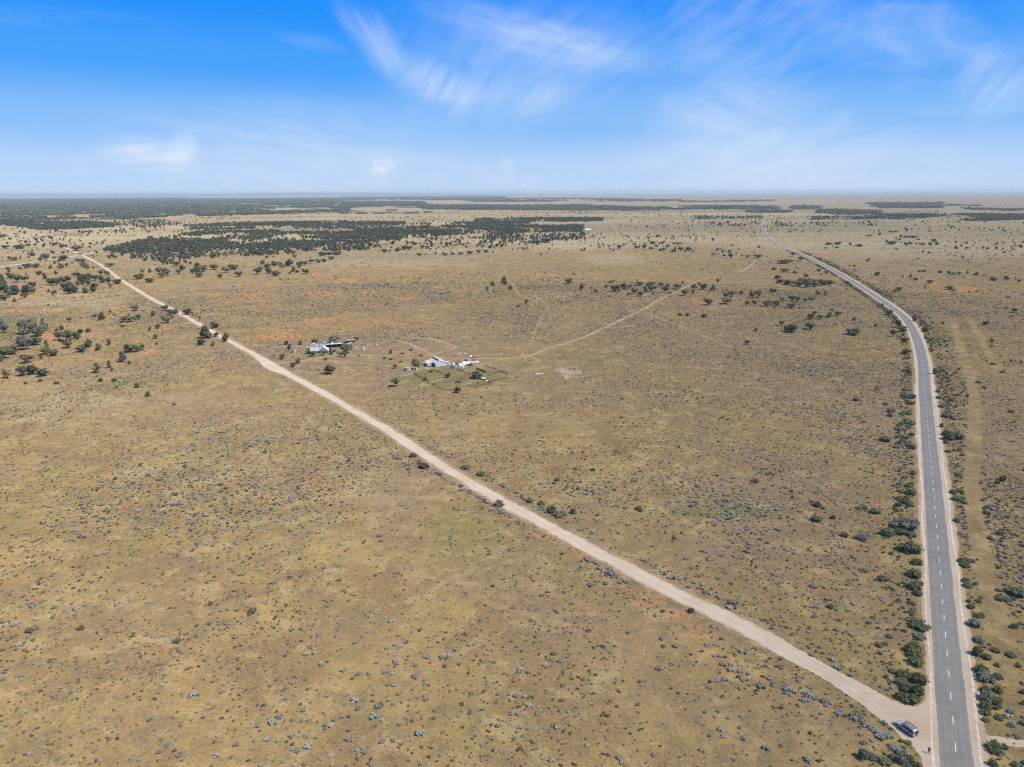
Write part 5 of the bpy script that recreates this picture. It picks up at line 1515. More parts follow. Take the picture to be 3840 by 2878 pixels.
# gabled wing
MB().box((.2, -.6, 0), (4.3, 11, 3.1)).build('wall', M['render'], house)
MB().prism([(.2, 3.1), (4.3, 3.1), (2.25, 5.0)], -.6, 11, 'y').build('gable_wall', M['render'], house)
m = MB()
m.slab([(-.25, -1.0, 2.85), (-.25, 11.3, 2.85), (2.25, 11.3, 5.2), (2.25, -1.0, 5.2)], .09)
m.slab([(4.75, -1.0, 2.85), (4.75, 11.3, 2.85), (2.254, 11.3, 5.204), (2.254, -1.0, 5.204)], .09)
m.build('roof', M['tin_pale'], house)
m = MB()
for sg_ in (-1, 1):
    m.slab([(2.25 + sg_ * 2.6, -1.03, 2.72), (2.25 + sg_ * 2.6, -1.01, 2.72), (2.25, -1.01, 5.08), (2.25, -1.03, 5.08)], .22)
m.build('barge_board', M['timber'], house)
for u in (1.55, 2.95):
    w_ = MB().box((u - .28, -.66, 1.1), (u + .28, -.585, 2.6)).build('window', M['glass'], house)
    MB().box((u - .38, -.7, .98), (u + .38, -.59, 1.095)).build('window_sill', M['white'], w_)
MB().slab([(4.8, -.6, 2.75), (4.8, 11, 2.75), (6.5, 11, 2.15), (6.5, -.6, 2.15)], .07).build('side_verandah_roof', M['tin_pale'], house)
for v in (-.4, 3.2, 7, 10.7):
    MB().box((6.28, v - .08, 0), (6.44, v + .08, 2.13)).build('verandah_post', M['white'], house)
# rear wing and its chimney
MB().box((-7.6, 13.2, 0), (-2.2, 19.5, 3.1)).build('wall', M['render'], house)
MB().prism([(-7.6, 3.1), (-2.2, 3.1), (-4.9, 5.2)], 13.2, 19.5, 'y').build('gable_wall', M['render'], house)
m = MB()
m.slab([(-8.0, 12.9, 2.85), (-8.0, 19.9, 2.85), (-4.9, 19.9, 5.4), (-4.9, 12.9, 5.4)], .09)
m.slab([(-1.8, 12.9, 2.85), (-1.8, 19.9, 2.85), (-4.896, 19.9, 5.404), (-4.896, 12.9, 5.404)], .09)
m.build('roof', M['tin_pale'], house)
ch = MB().box((-3.5, 16, 3.4), (-2.7, 16.9, 5.9)).build('chimney', M['brick'], house)
MB().box((-3.6, 15.9, 5.9), (-2.6, 17.0, 6.1)).build('chimney_cap', M['brick'], ch)
# lean-to behind
MB().box((-2.1, 11.2, 0), (3.4, 16, 2.6)).build('wall', M['green_paint'], house)
MB().slab([(-2.4, 11.1, 2.65), (3.7, 11.1, 2.65), (3.4, 16.6, 3.9), (-1.7, 16.6, 3.9)], .08).build('lean_to_roof', M['green_paint'], house)
MB().slab([(-.3, 10.9, 3.6), (2.8, 10.9, 3.6), (2.6, 14, 4.3), (0, 14, 4.3)], .08).build('patch_roof', M['tin_old'], house)


def tank(name, pos, r, h, mat, label, cone=0., open_top=False, bands=3, rz=0.):
    o = empty(name, pos, rz)
    tag(o, label, 'tank')
    m = MB().cyl((0, 0, 0), (0, 0, h), r, n=28, caps=not open_top)
    if open_top:
        m.cyl((0, 0, .05), (0, 0, h), r - .16, n=28, caps=False)
        m.build('tank_wall', mat, o)
        m = MB()
        n = 28
        bm = m.bm
        for k in range(n):
            a0, a1 = 2 * math.pi * k / n, 2 * math.pi * (k + 1) / n
            q = [(math.cos(a0) * r, math.sin(a0) * r, h + .01), (math.cos(a1) * r, math.sin(a1) * r, h + .01), (math.cos(a1) * (r - .16), math.sin(a1) * (r - .16), h + .01), (math.cos(a0) * (r - .16), math.sin(a0) * (r - .16), h + .01)]
            m.poly(q)
        m.build('rim', mat, o)
        MB().cyl((0, 0, .05), (0, 0, .5), r - .17, n=28).build('tank_floor', M['timber'], o)
    else:
        m.build('tank_wall', mat, o, smooth=False)
        MB().cyl((0, 0, h), (0, 0, h + max(cone, .12)), r + .06, .12, n=28).build('lid', mat, o)
    for k in range(bands):
        z = h * (k + .6) / bands
        MB().cyl((0, 0, z - .04), (0, 0, z + .04), r + .025, n=28, caps=True).build('band', mat, o)
    return o


def local(root_p, rz, u, v):
    c, s = math.cos(rz), math.sin(rz)
    return root_p[0] + u * c - v * s, root_p[1] + u * s + v * c


tank('rainwater_tank', P('H', 762, 505), 1.35, 2.1, M['tin_pale'], 'pale round rainwater tank at the left end of the farmhouse')

# --- open-fronted long shed
p_ = P('H', 1290, 470)
rz = face_cam(p_) + R(5)
sh = tag(empty('open_shed', p_, rz), 'long open-fronted shed with flat iron roof right of the farmhouse', 'shed')
MB().slab([(-6.6, -.5, 3.1), (6.5, -.5, 3.1), (6.5, 6, 2.6), (-6.6, 6, 2.6)], .16).build('roof', M['tin_cream'], sh)
MB().box((-6.3, 5.6, 0), (6.2, 5.75, 2.5)).build('back_wall', M['shade'], sh)  # gloom under the shed roof put into the wall colour
for u in (-6.3, 6.05):
    MB().box((u, .3, 0), (u + .15, 5.58, 2.55)).build('side_wall', M['tin_dark'], sh)
for u in (-6.2, -2.1, 2.1, 6.1):
    MB().box((u - .1, -.2, 0), (u + .1, 0, 2.95)).build('post', M['green_paint'], sh)
MB().box((-5, 1.4, 0), (-1.2, 4, .7)).build('bench', M['tin_dark'], sh)
MB().box((4.2, -.35, .0), (6.2, .1, .35)).build('kerb_block', M['white'], sh)
bx = tag(MB().box((-.8, -.4, 0), (.8, .4, .9), .05).build('storage_crate', M['tin_old']), 'grey crate under the roof of the long open shed', 'crate')
bx.location = (*local(p_, rz, .4, 1.9), 0)
bx.rotation_euler.z = rz
tk = tag(MB().box((-.9, -.6, 2.9), (.9, .6, 4.0), .1).build('roof_water_box', M['tin_cream']), 'small pale water box behind the long open shed roof', 'water box')
tk.location = (*local(p_, rz, -.8, 5.2), -.1)
tk.rotation_euler.z = rz
# --- second shed
p_ = P('H', 1640, 372)
rz = face_cam(p_) + R(8)
sh = tag(empty('machinery_shed', p_, rz), 'small dark open machinery shed with a white roof edge beside the yellow frame', 'shed')
MB().slab([(-4.3, -.4, 2.5), (4.2, -.4, 2.5), (4.2, 4, 2.2), (-4.3, 4, 2.2)], .14).build('roof', M['tin_old'], sh)
MB().box((-4.32, -.46, 2.34), (4.22, -.41, 2.56)).build('fascia', M['white'], sh)
MB().box((-4.1, 3.6, 0), (4, 3.72, 2.1)).build('back_wall', M['rust'], sh)
MB().box((-4.1, .2, 0), (-3.98, 3.58, 2.1)).build('side_wall', M['shade'], sh)
for u in (-1.3, 1.3, 4.0):
    MB().box((u - .08, -.2, 0), (u + .08, -.04, 2.34)).build('post', M['white'], sh)
for k, (a_, b_) in enumerate(((1570, 392), (1612, 385), (1640, 378))):
    o = MB().box((-.7, -.35, 0), (.7, .35, .75), .08).box((-.25, -.3, .75), (.3, .3, 1.15), .06).build('farm_implement', M['white'])
    o.location = (*P('H', a_, b_), 0)
    o.rotation_euler.z = rz + k
    tag(o, ['left', 'middle', 'right'][k] + 'most of three pale farm implements before the machinery shed' if k != 1 else 'middle one of three pale farm implements before the machinery shed', 'implement')
# --- yellow frame
p_ = P('H', 1815, 358)
o = tag(empty('pipe_frame', p_, face_cam(p_)), 'yellow pipe frame standing in grass right of the machinery shed', 'pipe frame')
for u in (-1.0, 1.0):
    MB().cyl((u, 0, 0), (u, 0, 1.9), .09).build('leg', M['yellow'], o)
    MB().cyl((u, 0, 1.9), (u * .75, 0, 2.2), .09).build('corner', M['yellow'], o)
MB().cyl((-.75, 0, 2.2), (.75, 0, 2.2), .09).build('crossbar', M['yellow'], o)


def hut(pos, rz, w, d, h, mat, roofm, label, door_u=0., door='door', slope=.2):
    o = tag(empty('hut', pos, rz), label, 'hut')
    MB().box((-w / 2, 0, 0), (w / 2, d, h)).build('wall', mat, o)
    MB().slab([(-w / 2 - .15, -.15, h + slope + .1), (w / 2 + .15, -.15, h + slope + .1), (w / 2 + .15, d + .15, h + .06), (-w / 2 - .15, d + .15, h + .06)], .07).build('roof', roofm, o)
    MB().box((-w / 2 + .01, .01, h), (w / 2 - .01, .15, h + slope)).build('fascia', mat, o)
    MB().box((door_u - .38, -.03, .05), (door_u + .38, .02, min(1.95, h - .1))).build(door, M['shade'], o)
    return o


hut(P('H', 1927, 512), face_cam(P('H', 1927, 512)) + R(6), 2.9, 2.6, 2.0, M['white'], M['concrete'], 'small white hut with a dark door beside the rubble heap', .35)
hut(P('H', 455, 574), face_cam(P('H', 455, 574)) + R(-22), 2.5, 1.8, 2.4, M['tin_pale'], M['tin_pale'], 'blue-grey outhouse left of the farmhouse', -.9)
o = tag(empty('box_trailer', P('H', 393, 572), .4), 'small dark box trailer beside the blue-grey outhouse', 'trailer')
MB().box((-1, -.6, .45), (1, .6, .9)).build('tray', M['tin_dark'], o)
for s_ in (-1, 1):
    MB().cyl((0, s_ * .66, .32), (0, s_ * .8, .32), .32, n=14).build('wheel', M['shade'], o)
MB().cyl((1, 0, .5), (2, 0, .45), .05).build('drawbar', M['tin_dark'], o)


def heap(name, crop, x, y, rx, ry, n, mats, label, cat, smin=.3, smax=1.3, hz_=.25):
    """a dump of sheets and lumps: every piece a child"""
    c = P(crop, x, y)
    o = tag(empty(name, c), label, cat)
    k = CROP[crop][2] * mpp(*c)
    sy_ = 1 / math.sin(math.atan2(H, c[1]))
    for q in range(n):
        a_, r = random.random() * 6.28, random.random() ** .5
        u, v = math.cos(a_) * r * rx * k, math.sin(a_) * r * ry * k * sy_
        s = random.uniform(smin, smax)
        mt = random.choice(mats)
        if random.random() < .6:
            z = random.uniform(.05, hz_ * 1.8)
            tl = [random.uniform(-.25, .25) for _ in range(4)]
            e = MB().slab([(-s, -s * .4, z + tl[0] * .4), (s, -s * .4, z + tl[1] * .4), (s * .9, s * .5, z + tl[2] * .4), (-s, s * .45, z + tl[3] * .4)], .04).build('sheet', M[mt], o)
        else:
            e = MB().ball((0, 0, hz_ * s * .8), s * .5, 1, (1, .8, .7), .3).build('lump', M[mt], o)
        e.location = (u, v, 0)
        e.rotation_euler.z = random.random() * 6.28
    return o


heap('scrap_dump', 'H', 165, 460, 115, 22, 34, ['tin_old', 'tin_old', 'green_paint', 'tin_dark', 'white'], 'flattened grey scrap dump in the grass left of the farmhouse', 'scrap heap')
heap('rubble_heap', 'H', 2060, 425, 130, 18, 46, ['rubble', 'rubble', 'white', 'timber', 'tin_dark'], 'low heap of pale rubble and dark timber behind the white hut', 'rubble heap')
heap('white_goods', 'H', 1765, 478, 18, 12, 4, ['white'], 'few white dumped pieces in grass left of the white hut', 'dumped scrap', .5, .8, .5)
heap('rubble_row', 'H', 1810, 432, 34, 6, 8, ['rubble', 'white'], 'thin row of pale rubble above the white hut', 'rubble heap', .3, .7)
heap('yard_scrap', 'H', 1100, 372, 70, 18, 22, ['tin_pale', 'white', 'tin_old'], 'pale scrap iron lying behind the farmhouse roofs', 'scrap heap', .4, 1.2, .6)
heap('iron_pile', 'H', 1470, 1050, 60, 10, 9, ['tin_old', 'rubble'], 'old iron lying right of the large spreading tree', 'scrap heap', .5, 1.4)
heap('stone_row', 'H', 900, 1000, 60, 14, 7, ['rubble', 'white'], 'scattered pale stones between the drive and gravel road', 'stones', .2, .4)
heap('clearing_stones', 'A', 1890, 1570, 50, 16, 12, ['rubble', 'deadwood'], 'pale stones and dead wood left of the gravel road bend', 'stones', .4, 1.0)
heap('clay_spoil', 'C', 540, 1578, 60, 8, 14, ['rubble', 'timber'], 'low spoil bank along the back of the clay scrape', 'spoil heap', .6, 1.6, .4)
heap('grove_dump', 'C', 1142, 938, 22, 6, 10, ['white', 'tin_pale'], 'white dumped scrap glinting under the grove by the diagonal track', 'scrap heap', .8, 1.6, .8)
heap('sheet_pile', 'W', 1430, 215, 85, 20, 30, ['rubble', 'rubble', 'tin_cream', 'timber'], 'pale sheets and rubble scattered above the woolshed track', 'scrap heap', .4, 1.5)

# --- telegraph poles
def power_pole(pos, h, label, arm=True, lean=0.):
    o = tag(empty('power_pole', pos, face_cam(pos)), label, 'power pole')
    MB().cyl((0, 0, 0), (lean, 0, h), .17, .11, n=8).build('pole', M['timber'], o)
    if arm:
        MB().box((lean - .8, -.06, h - .55), (lean + .8, .06, h - .43)).build('crossarm', M['timber'], o)
        for u in (-.65, .65):
            MB().cyl((lean + u, 0, h - .43), (lean + u, 0, h - .25), .05).build('insulator', M['white'], o)
    return o


power_pole(P('H', 1005, 636), 8.4, 'tall timber power pole in front of the farmhouse gable', lean=-.5)
power_pole(P('L', 203, 702), 8.0, 'thin lone timber pole in the near left field', False)
power_pole(P('K', 497, 176), 22, 'far pole standing beside the top of the sealed road')

# --- the woolshed
wp = P('W', 986, 456)
wz = math.atan2(.44, .9)
ws = tag(empty('woolshed', wp, wz), 'large pale iron woolshed with a dark ridge vent and stepped roof', 'shed')


def WX(u, v, z):
    return (u, v, z)


MB().prism([(0, .35), (8.6, .35), (8.6, 2.75), (2.9, 4.7), (0, 3.1)], .12, 13, 'y').build('wall', M['tin_dark'], ws)  # shade of the side walls painted in as a darker tin
MB().prism([(0, .3), (8.6, .3), (8.6, 2.75), (2.9, 4.7), (0, 3.1)], 0, .115, 'y').build('gable_wall', M['tin_pale'], ws)
MB().prism([(.05, 0), (8.5, 0), (8.5, .3), (.05, .3)], .25, 12.8, 'y').build('underfloor', M['shade'], ws)
MB().box((1.25, -.05, 1.55), (1.65, .02, 2.1)).build('window', M['glass'], ws)
m = MB()
m.slab([(-.35, -.3, 2.98), (-.35, 13.3, 2.98), (2.9, 13.3, 4.83), (2.9, -.3, 4.83)], .1)
m.build('roof', M['tin_cream'], ws)
MB().slab([(2.904, -.3, 4.834), (2.904, 13.3, 4.834), (8.95, 13.3, 2.68), (8.95, -.3, 2.68)], .1).build('roof', M['tin_pale'], ws)
v_ = MB().box((2.45, .7, 4.75), (3.0, 12.6, 5.55)).build('ridge_vent', M['shade'], ws)
MB().slab([(2.35, .5, 5.56), (2.35, 12.8, 5.56), (3.5, 12.8, 5.62), (3.5, .5, 5.62)], .06).build('vent_cap', M['tin_pale'], v_)
# stepped wing on the left side
MB().box((-4.6, 4.6, .3), (-.02, 9.4, 2.35)).build('wall', M['tin_dark'], ws)  # darker colour stands in for shade on the wing's left side
MB().box((-4.58, 4.48, .25), (-1.9, 4.59, 2.45)).build('wing_wall', M['tin_pale'], ws)
MB().slab([(-4.95, 4.2, 2.45), (-4.95, 9.7, 2.45), (-.36, 9.7, 3.0), (-.36, 4.2, 3.0)], .09).build('wing_roof', M['tin_cream'], ws)
MB().box((-3.4, 10.2, .3), (-.02, 13, 2.4)).build('wall', M['tin_dark'], ws)  # shade put into the colour here too
MB().slab([(-3.7, 9.95, 2.5), (-3.7, 13.3, 2.5), (-.36, 13.3, 3.0), (-.36, 9.95, 3.0)], .09).build('wing_roof', M['tin_cream'], ws)
for k in range(5):
    MB().box((-.06, .5 + k * .85, .4), (.0, .62 + k * .85, 3.0)).build('wall_batten', M['tin_pale'], ws)
# annex
MB().box((8.65, 1.2, .2), (11.6, 4.8, 2.2)).build('annex_wall', M['tin_pale'], ws)
MB().slab([(8.62, .9, 2.72), (8.62, 5.1, 2.72), (11.9, 5.1, 2.25), (11.9, .9, 2.25)], .08).build('annex_roof', M['tin_cream'], ws)
MB().box((9.4, 1.13, .2), (10.0, 1.19, 1.9)).build('door', M['shade'], ws)
# loading ramp
MB().slab([(-4.0, 2.6, .1), (-1.0, 2.6, .1), (-1.0, 4.4, .9), (-4.0, 4.4, .9)], .12).build('ramp', M['timber'], ws)
heap('shed_scrap', 'W', 850, 475, 90, 14, 16, ['tin_old', 'white', 'tin_pale', 'timber'], 'pale scrap lying against the left side of the woolshed', 'scrap heap', .4, 1.1, .5)
heap('left_scrap', 'W', 760, 405, 24, 12, 7, ['white', 'tin_old', 'rust'], 'small scrap pile behind the woolshed wing', 'scrap heap', .4, .9, .6)

tank('silver_tank', P('W', 1322, 470), 1.65, 2.3, M['silver'], 'shiny corrugated silver tank below the collapsed shed')
tank('cone_tank', P('W', 1293, 447), 1.15, 2.3, M['tin_pale'], 'pale cone-topped tank behind the shiny silver tank', 1.1)
tank('concrete_tank', P('W', 503, 506), 2.25, 2.3, M['concrete'], 'round open concrete tank left of the woolshed', open_top=True)
hut(P('W', 637, 512), face_cam(P('W', 637, 512)) - R(15), 1.7, 1.5, 1.95, M['white'], M['tin_pale'], 'tiny white hut between concrete tank and woolshed', .1)
# red hopper on legs
p_ = P('W', 286, 474)
o = tag(empty('feed_hopper', p_, .5), 'rusty red feed hopper on legs left of the concrete tank', 'hopper')
MB().box((-1.3, -1.1, 1.7), (1.3, 1.1, 2.7), .08).build('bin', M['rust'], o)
MB().cyl((0, 0, 1.7), (0, 0, .8), 1.15, .25, n=4).build('chute', M['rust'], o)
MB().slab([(-1.45, -1.2, 2.75), (1.45, -1.2, 2.75), (1.45, 0, 3.1), (-1.45, 0, 3.1)], .05).slab([(-1.45, 0, 3.104), (1.45, 0, 3.104), (1.45, 1.2, 2.75), (-1.45, 1.2, 2.75)], .05).build('lid', M['rust'], o)
for a_ in (-1.15, 1.15):
    for b_ in (-.95, .95):
        MB().cyl((a_, b_, 0), (a_ * .95, b_ * .95, 1.7), .07, n=6).build('leg', M['rust'], o)

# collapsed shed: sheets thrown over frames
p_ = P('W', 1440, 436)
rz = wz
o = tag(empty('collapsed_shed', p_, rz), 'collapsed shed with a fallen white sheet roof beside the silver tank', 'ruined shed')
MB().slab([(-2.6, 0, 2.5), (-2.4, -.3, 0), (3.6, .6, .5), (3.3, 1.4, 1.9)], .06).build('fallen_roof', M['tin_pale'], o)
MB().box((-5.2, .6, 0), (-2.7, 3.6, 1.9)).build('wall', M['rust'], o)
MB().slab([(-5.4, .4, 1.9), (-2.6, .4, 2.0), (-2.6, 3.8, 2.2), (-5.4, 3.8, 2.0)], .06).build('roof', M['shade'], o)
MB().slab([(-2.2, -1.2, .1), (.6, -1.8, .08), (1.0, -.6, .5), (-1.8, -.4, .4)], .05).build('sheet', M['tin_pale'], o)
MB().cyl((-2.2, 2, 1.8), (-.6, 2.6, 3.6), .09, n=6).build('rafter', M['shade'], o)
p_ = P('W', 1590, 385)
o = tag(empty('ruined_shed', p_, rz), 'jumble of white sheets and broken frames of a wrecked shed', 'ruined shed')
for q in [[(-6, 1, 1.9), (-6.2, .2, .2), (-2.4, .6, .3), (-2.6, 1.6, 1.7)], [(-2.4, 1.2, 1.5), (-2.2, .4, .3), (1.4, .9, .3), (1.2, 2, 1.4)], [(.2, -1.2, .3), (3.6, -.7, .2), (3.6, 1.2, 1.0), (.4, .8, 1.2)],
          [(-3.6, -1.4, .1), (-.5, -1.2, .15), (-.7, .2, .7), (-3.5, 0, .8)], [(2.4, 1, .5), (5.4, 1.6, .2), (5.2, 2.8, .6), (2.5, 2.4, .9)], [(-.2, 3, 3.0), (1.9, 3.2, 2.9), (2.1, 4.8, 3.3), (0, 4.6, 3.4)],
          [(4.4, -.6, .1), (6.3, -.3, .1), (6.2, .6, .3), (4.5, .5, .3)]]:
    MB().slab(q, .06).build('sheet', M[random.choice(['tin_pale', 'tin_pale', 'white', 'tin'])], o)
MB().box((-1.6, 2.4, 0), (1.9, 5, 2.6)).build('wall', M['tin_old'], o)
MB().box((1.2, 3.4, 1.0), (2.2, 4.6, 3.6)).build('stack', M['shade'], o)
MB().box((-2.9, 3, 0), (-1.7, 4.6, 2.2)).build('wall', M['shade'], o)
for u, v in ((2.6, 2.6), (3.4, 2.8), (4.2, 3.0), (4.9, 3.1), (3.2, 4.2), (4.4, 4.5)):
    MB().cyl((u, v, 0), (u + random.uniform(-.15, .15), v, 2.3), .1, n=6).build('post', M['rust'], o)
p_ = P('W', 1590, 292)
o = tag(empty('drum_tank', p_, .3), 'white round tank behind the wrecked shed', 'tank')
MB().ball((0, 0, 1.1), 1.0, 3, (1, 1, .85)).build('tank_body', M['white'], o, smooth=True)
for a_ in (.5, 2.6, 4.7):
    MB().cyl((math.cos(a_) * .7, math.sin(a_) * .7, 0), (math.cos(a_) * .6, math.sin(a_) * .6, .6), .07).build('leg', M['shade'], o)
heap('frame_scrap', 'W', 1640, 283, 30, 8, 8, ['white', 'shade', 'tin_old'], 'scrap frames right of the white round tank', 'scrap heap', .4, .9, .8)
heap('loose_sheets', 'W', 1705, 358, 34, 8, 6, ['white', 'tin_pale'], 'loose white sheets right of the wrecked shed', 'scrap heap', .6, 1.2)
heap('far_scrap', 'W', 1800, 396, 14, 6, 3, ['white'], 'single white scrap pieces near the end of the ruins', 'scrap heap', .5, .8)
heap('front_sheets', 'W', 1440, 462, 60, 10, 8, ['tin_pale', 'white', 'timber'], 'white sheets lying in grass beside the silver tank', 'scrap heap', .4, 1.1)
heap('yard_tin', 'W', 1540, 768, 34, 9, 7, ['tin_old', 'shade', 'white'], 'flattened dark tin in the lower yard', 'scrap heap', .5, 1.0)

# --- yards
POST = MB().box((-.09, -.09, 0), (.09, .09, 1.35)).mesh('post', M['timber'])


def fence(name, pts, label, gap=2.6, rails=(.45, .85, 1.2), mat='timber', solid=None, cat='fence', post_h=1.35, rt=.08):
    ln = spline(pts, .5) if len(pts) > 2 else np.array([np.array(pts[0]) + (np.array(pts[1]) - np.array(pts[0])) * t_ for t_ in np.linspace(0, 1, 60)])
    L = np.r_[0, np.cumsum(np.linalg.norm(np.diff(ln, axis=0), axis=1))]
    n = max(2, int(L[-1] / gap) + 1)
    ss_ = np.linspace(0, L[-1], n)
    q = np.c_[np.interp(ss_, L, ln[:, 0]), np.interp(ss_, L, ln[:, 1])]
    o = tag(empty(name, q[0]), label, cat)
    for k, p in enumerate(q):
        e = link('post', POST, o)
        e.location = (p[0] - q[0][0], p[1] - q[0][1], 0)
        e.rotation_euler = (random.gauss(0, .05), random.gauss(0, .05), random.random())
        e.scale = (1, 1, post_h / 1.35 * random.uniform(.85, 1.1))
    for k in range(n - 1):
        a_, b_ = q[k] - q[0], q[k + 1] - q[0]
        if solid:
            MB().slab([(*a_, .05), (*b_, .05), (*b_, 1.15), (*a_, 1.15)], .06).build('panel', M[solid], o)
            continue
        m = MB()
        for z in rails:
            if random.random() < .85:
                m.cyl((*a_, z + random.gauss(0, .03)), (*b_, z + random.gauss(0, .03)), rt, n=5)
        if len(m.bm.verts):
            m.build('rail', M[mat], o)
        else:
            m.bm.free()
    return o


W_ = lambda *q: [P('W', *p) for p in q]
fence('yard_fence', W_((930, 500), (1000, 530), (1080, 562), (1150, 592)), 'timber rail fence running down from the woolshed into the yards')
fence('yard_fence', W_((620, 582), (700, 625), (800, 675), (890, 722)), 'timber fence along the left side of the yards')
fence('sheet_fence', W_((370, 618), (480, 598), (610, 572)), 'low pale sheet-iron fence left of the yards', solid='tin_old')
fence('yard_fence', W_((610, 572), (660, 585), (740, 578)), 'short rail fence joining the pale sheet-iron fence', mat='deadwood')
fence('plank_fence', W_((1690, 485), (1860, 552)), 'dark solid plank fence at the upper right of the yards', solid='shade')
fence('yard_fence', W_((1830, 435), (1960, 478), (2110, 522), (2210, 562)), 'timber fence along the upper right edge of the yards')
fence('yard_fence', W_((900, 752), (980, 785), (1060, 820), (1150, 852)), 'broken grey fence along the lower left edge of the yards', mat='deadwood')
fence('yard_fence', W_((1765, 655), (1850, 685), (1950, 732)), 'dark heavy rail fence below the dark spreading tree', rt=.11)
fence('yard_fence', W_((1350, 490), (1480, 545), (1600, 590)), 'rail fence running from the silver tank across the yards')
fence('yard_fence', W_((1270, 642), (1450, 622), (1660, 606)), 'rail fence crossing the middle of the yards', mat='deadwood')
fence('yard_fence', W_((1950, 694), (2080, 672), (2212, 652)), 'fence leaving the right corner of the yards')
fence('yard_fence', W_((1150, 852), (1240, 856), (1330, 850)), 'short fence at the bottom corner of the yards')
fence('yard_fence', W_((1540, 800), (1680, 782), (1830, 765), (1960, 752)), 'low fence along the bottom right of the yards')
fence('yard_fence', W_((920, 745), (1150, 712), (1400, 668), (1660, 640)), 'long rail fence across the lower yards', mat='deadwood')
fence('yard_fence', W_((1880, 580), (2010, 560), (2140, 545)), 'rail fence below the dark plank fence')
fence('loading_race', W_((1010, 526), (1130, 508), (1250, 488)), 'narrow pale race running from woolshed to silver tank', mat='deadwood', gap=1.6)
sheet = tag(MB().slab([(-1.4, -.5, .25), (1.5, -.7, .2), (1.6, .6, .5), (-1.2, .5, .45)], .05).build('loose_sheet', M['white']), 'white sheet lying on the dark heavy rail fence', 'iron sheet')
sheet.location = (*P('W', 1810, 672), 1.0)
sheet = tag(MB().slab([(-.9, -.4, .25), (.9, -.5, .2), (1.0, .4, .5), (-.8, .3, .45)], .05).build('loose_sheet', M['white']), 'smaller white sheet at the lower end of the dark rail fence', 'iron sheet')
sheet.location = (*P('W', 1870, 708), .6)
# troughs and small things
o = tag(empty('water_trough', P('C', 234, 1618), .15), 'white water trough in the grass left of the clay scrape', 'trough')
MB().box((-2.4, -.7, 0), (2.4, .7, .75)).build('basin', M['white'], o)
MB().box((-2.2, -.5, .755), (2.2, .5, .78)).build('water_surface', M['glass'], o)
o = tag(empty('cattle_yard', P('C', 95, 1467), .2), 'small pale pipe yard beside the track right of the ruins', 'pipe yard')
for u in (-2.6, 0, 2.6):
    for v in (-1.4, 1.4):
        MB().cyl((u, v, 0), (u, v, 1.5), .06).build('post', M['white'], o)
for v in (-1.4, 1.4):
    for z in (.7, 1.4):
        MB().cyl((-2.6, v, z), (2.6, v, z), .05).build('rail', M['white'], o)
# far shed
p_ = P('P', 2205, 867)
o = tag(empty('far_shed', p_, face_cam(p_) + R(6)), 'distant white gabled shed at the end of the dark wood', 'shed')
MB().box((-8, 0, 0), (9.5, 9, 4.2)).build('wall', M['tin_pale'], o)
MB().prism([(0, 4.2), (9, 4.2), (4.5, 6.6)], -8, 9.5).build('gable_wall', M['tin_dark'], o)
roof2(o, 'roof', -8.6, 10.1, -.5, 4.05, 4.5, 6.85, 9.5, 4.05, M['white'], .15)
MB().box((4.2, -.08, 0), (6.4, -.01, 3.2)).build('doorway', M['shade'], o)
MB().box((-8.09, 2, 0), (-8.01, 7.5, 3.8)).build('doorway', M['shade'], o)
o = tag(empty('far_barn', P('P', 2250, 843.5), .1), 'tiny pale shed on the plain behind the white gabled shed', 'shed')
MB().box((-5, 0, 0), (5, 6, 3)).build('wall', M['tin_cream'], o)
MB().slab([(-5.4, -.4, 3.4), (5.4, -.4, 3.4), (5.4, 6.4, 3.0), (-5.4, 6.4, 3.0)], .15).build('roof', M['tin_cream'], o)

# ------------------------------------------------------------------ roadside furniture
o = tag(empty('warning_sign', P('F', 1262 - 2880 + 2880, -1390)), 'x', 'x') if False else None
p_ = P('P', 3430, 1518)
rdir = math.atan2(*(np.array(P('E', 1360, 210)) - np.array(P('E', 1388, 550)))[::-1])
o = tag(empty('curve_warning_sign', p_, rdir - math.pi / 2), 'yellow diamond curve sign on the left verge of the sealed road', 'road sign')
MB().cyl((0, .05, 0), (0, .05, 2.0), .05).build('post', M['silver'], o)
m = MB()
s_ = .62
m.prism([(0, 1.15), (s_, 1.15 + s_), (0, 1.15 + 2 * s_), (-s_, 1.15 + s_)], -.02, .02, 'y')
pl = m.build('sign_plate', material('sign_yellow', (.80, .42, .02), .5, var=.05), o)
m = MB()
m.prism([(-.1, 1.4), (.06, 1.4), (.06, 1.75), (-.1, 1.75)], -.026, -.0215, 'y')
m.prism([(.062, 1.62), (.22, 1.75), (.16, 1.86), (.062, 1.775)], -.026, -.0215, 'y')
m.prism([(.08, 1.95), (.36, 1.98), (.30, 1.7)], -.026, -.0215, 'y')
m.build('curve_arrow', material('sign_black', (.02, .02, .02), .6, var=.05), pl)
p_ = P('P', 3421, 1951)
o = tag(empty('white_sign', p_, math.atan2(p_[1], p_[0]) - math.pi / 2 - R(28)), 'white sign board among dark shrubs left of the sealed road', 'road sign')
for u in (-.4, .4):
    MB().cyl((u, .06, 0), (u, .06, 1.9), .04).build('post', M['silver'], o)
MB().box((-.62, -.02, 1.1), (.62, .02, 2.0)).build('sign_plate', M['white'], o)
gp = MB().box((-.05, -.03, 0), (.05, .03, 1.05)).mesh('guide_post', M['white'])
rf = MB().box((-.035, -.036, .82), (.035, -.031, .98)).mesh('reflector', M['rust'])
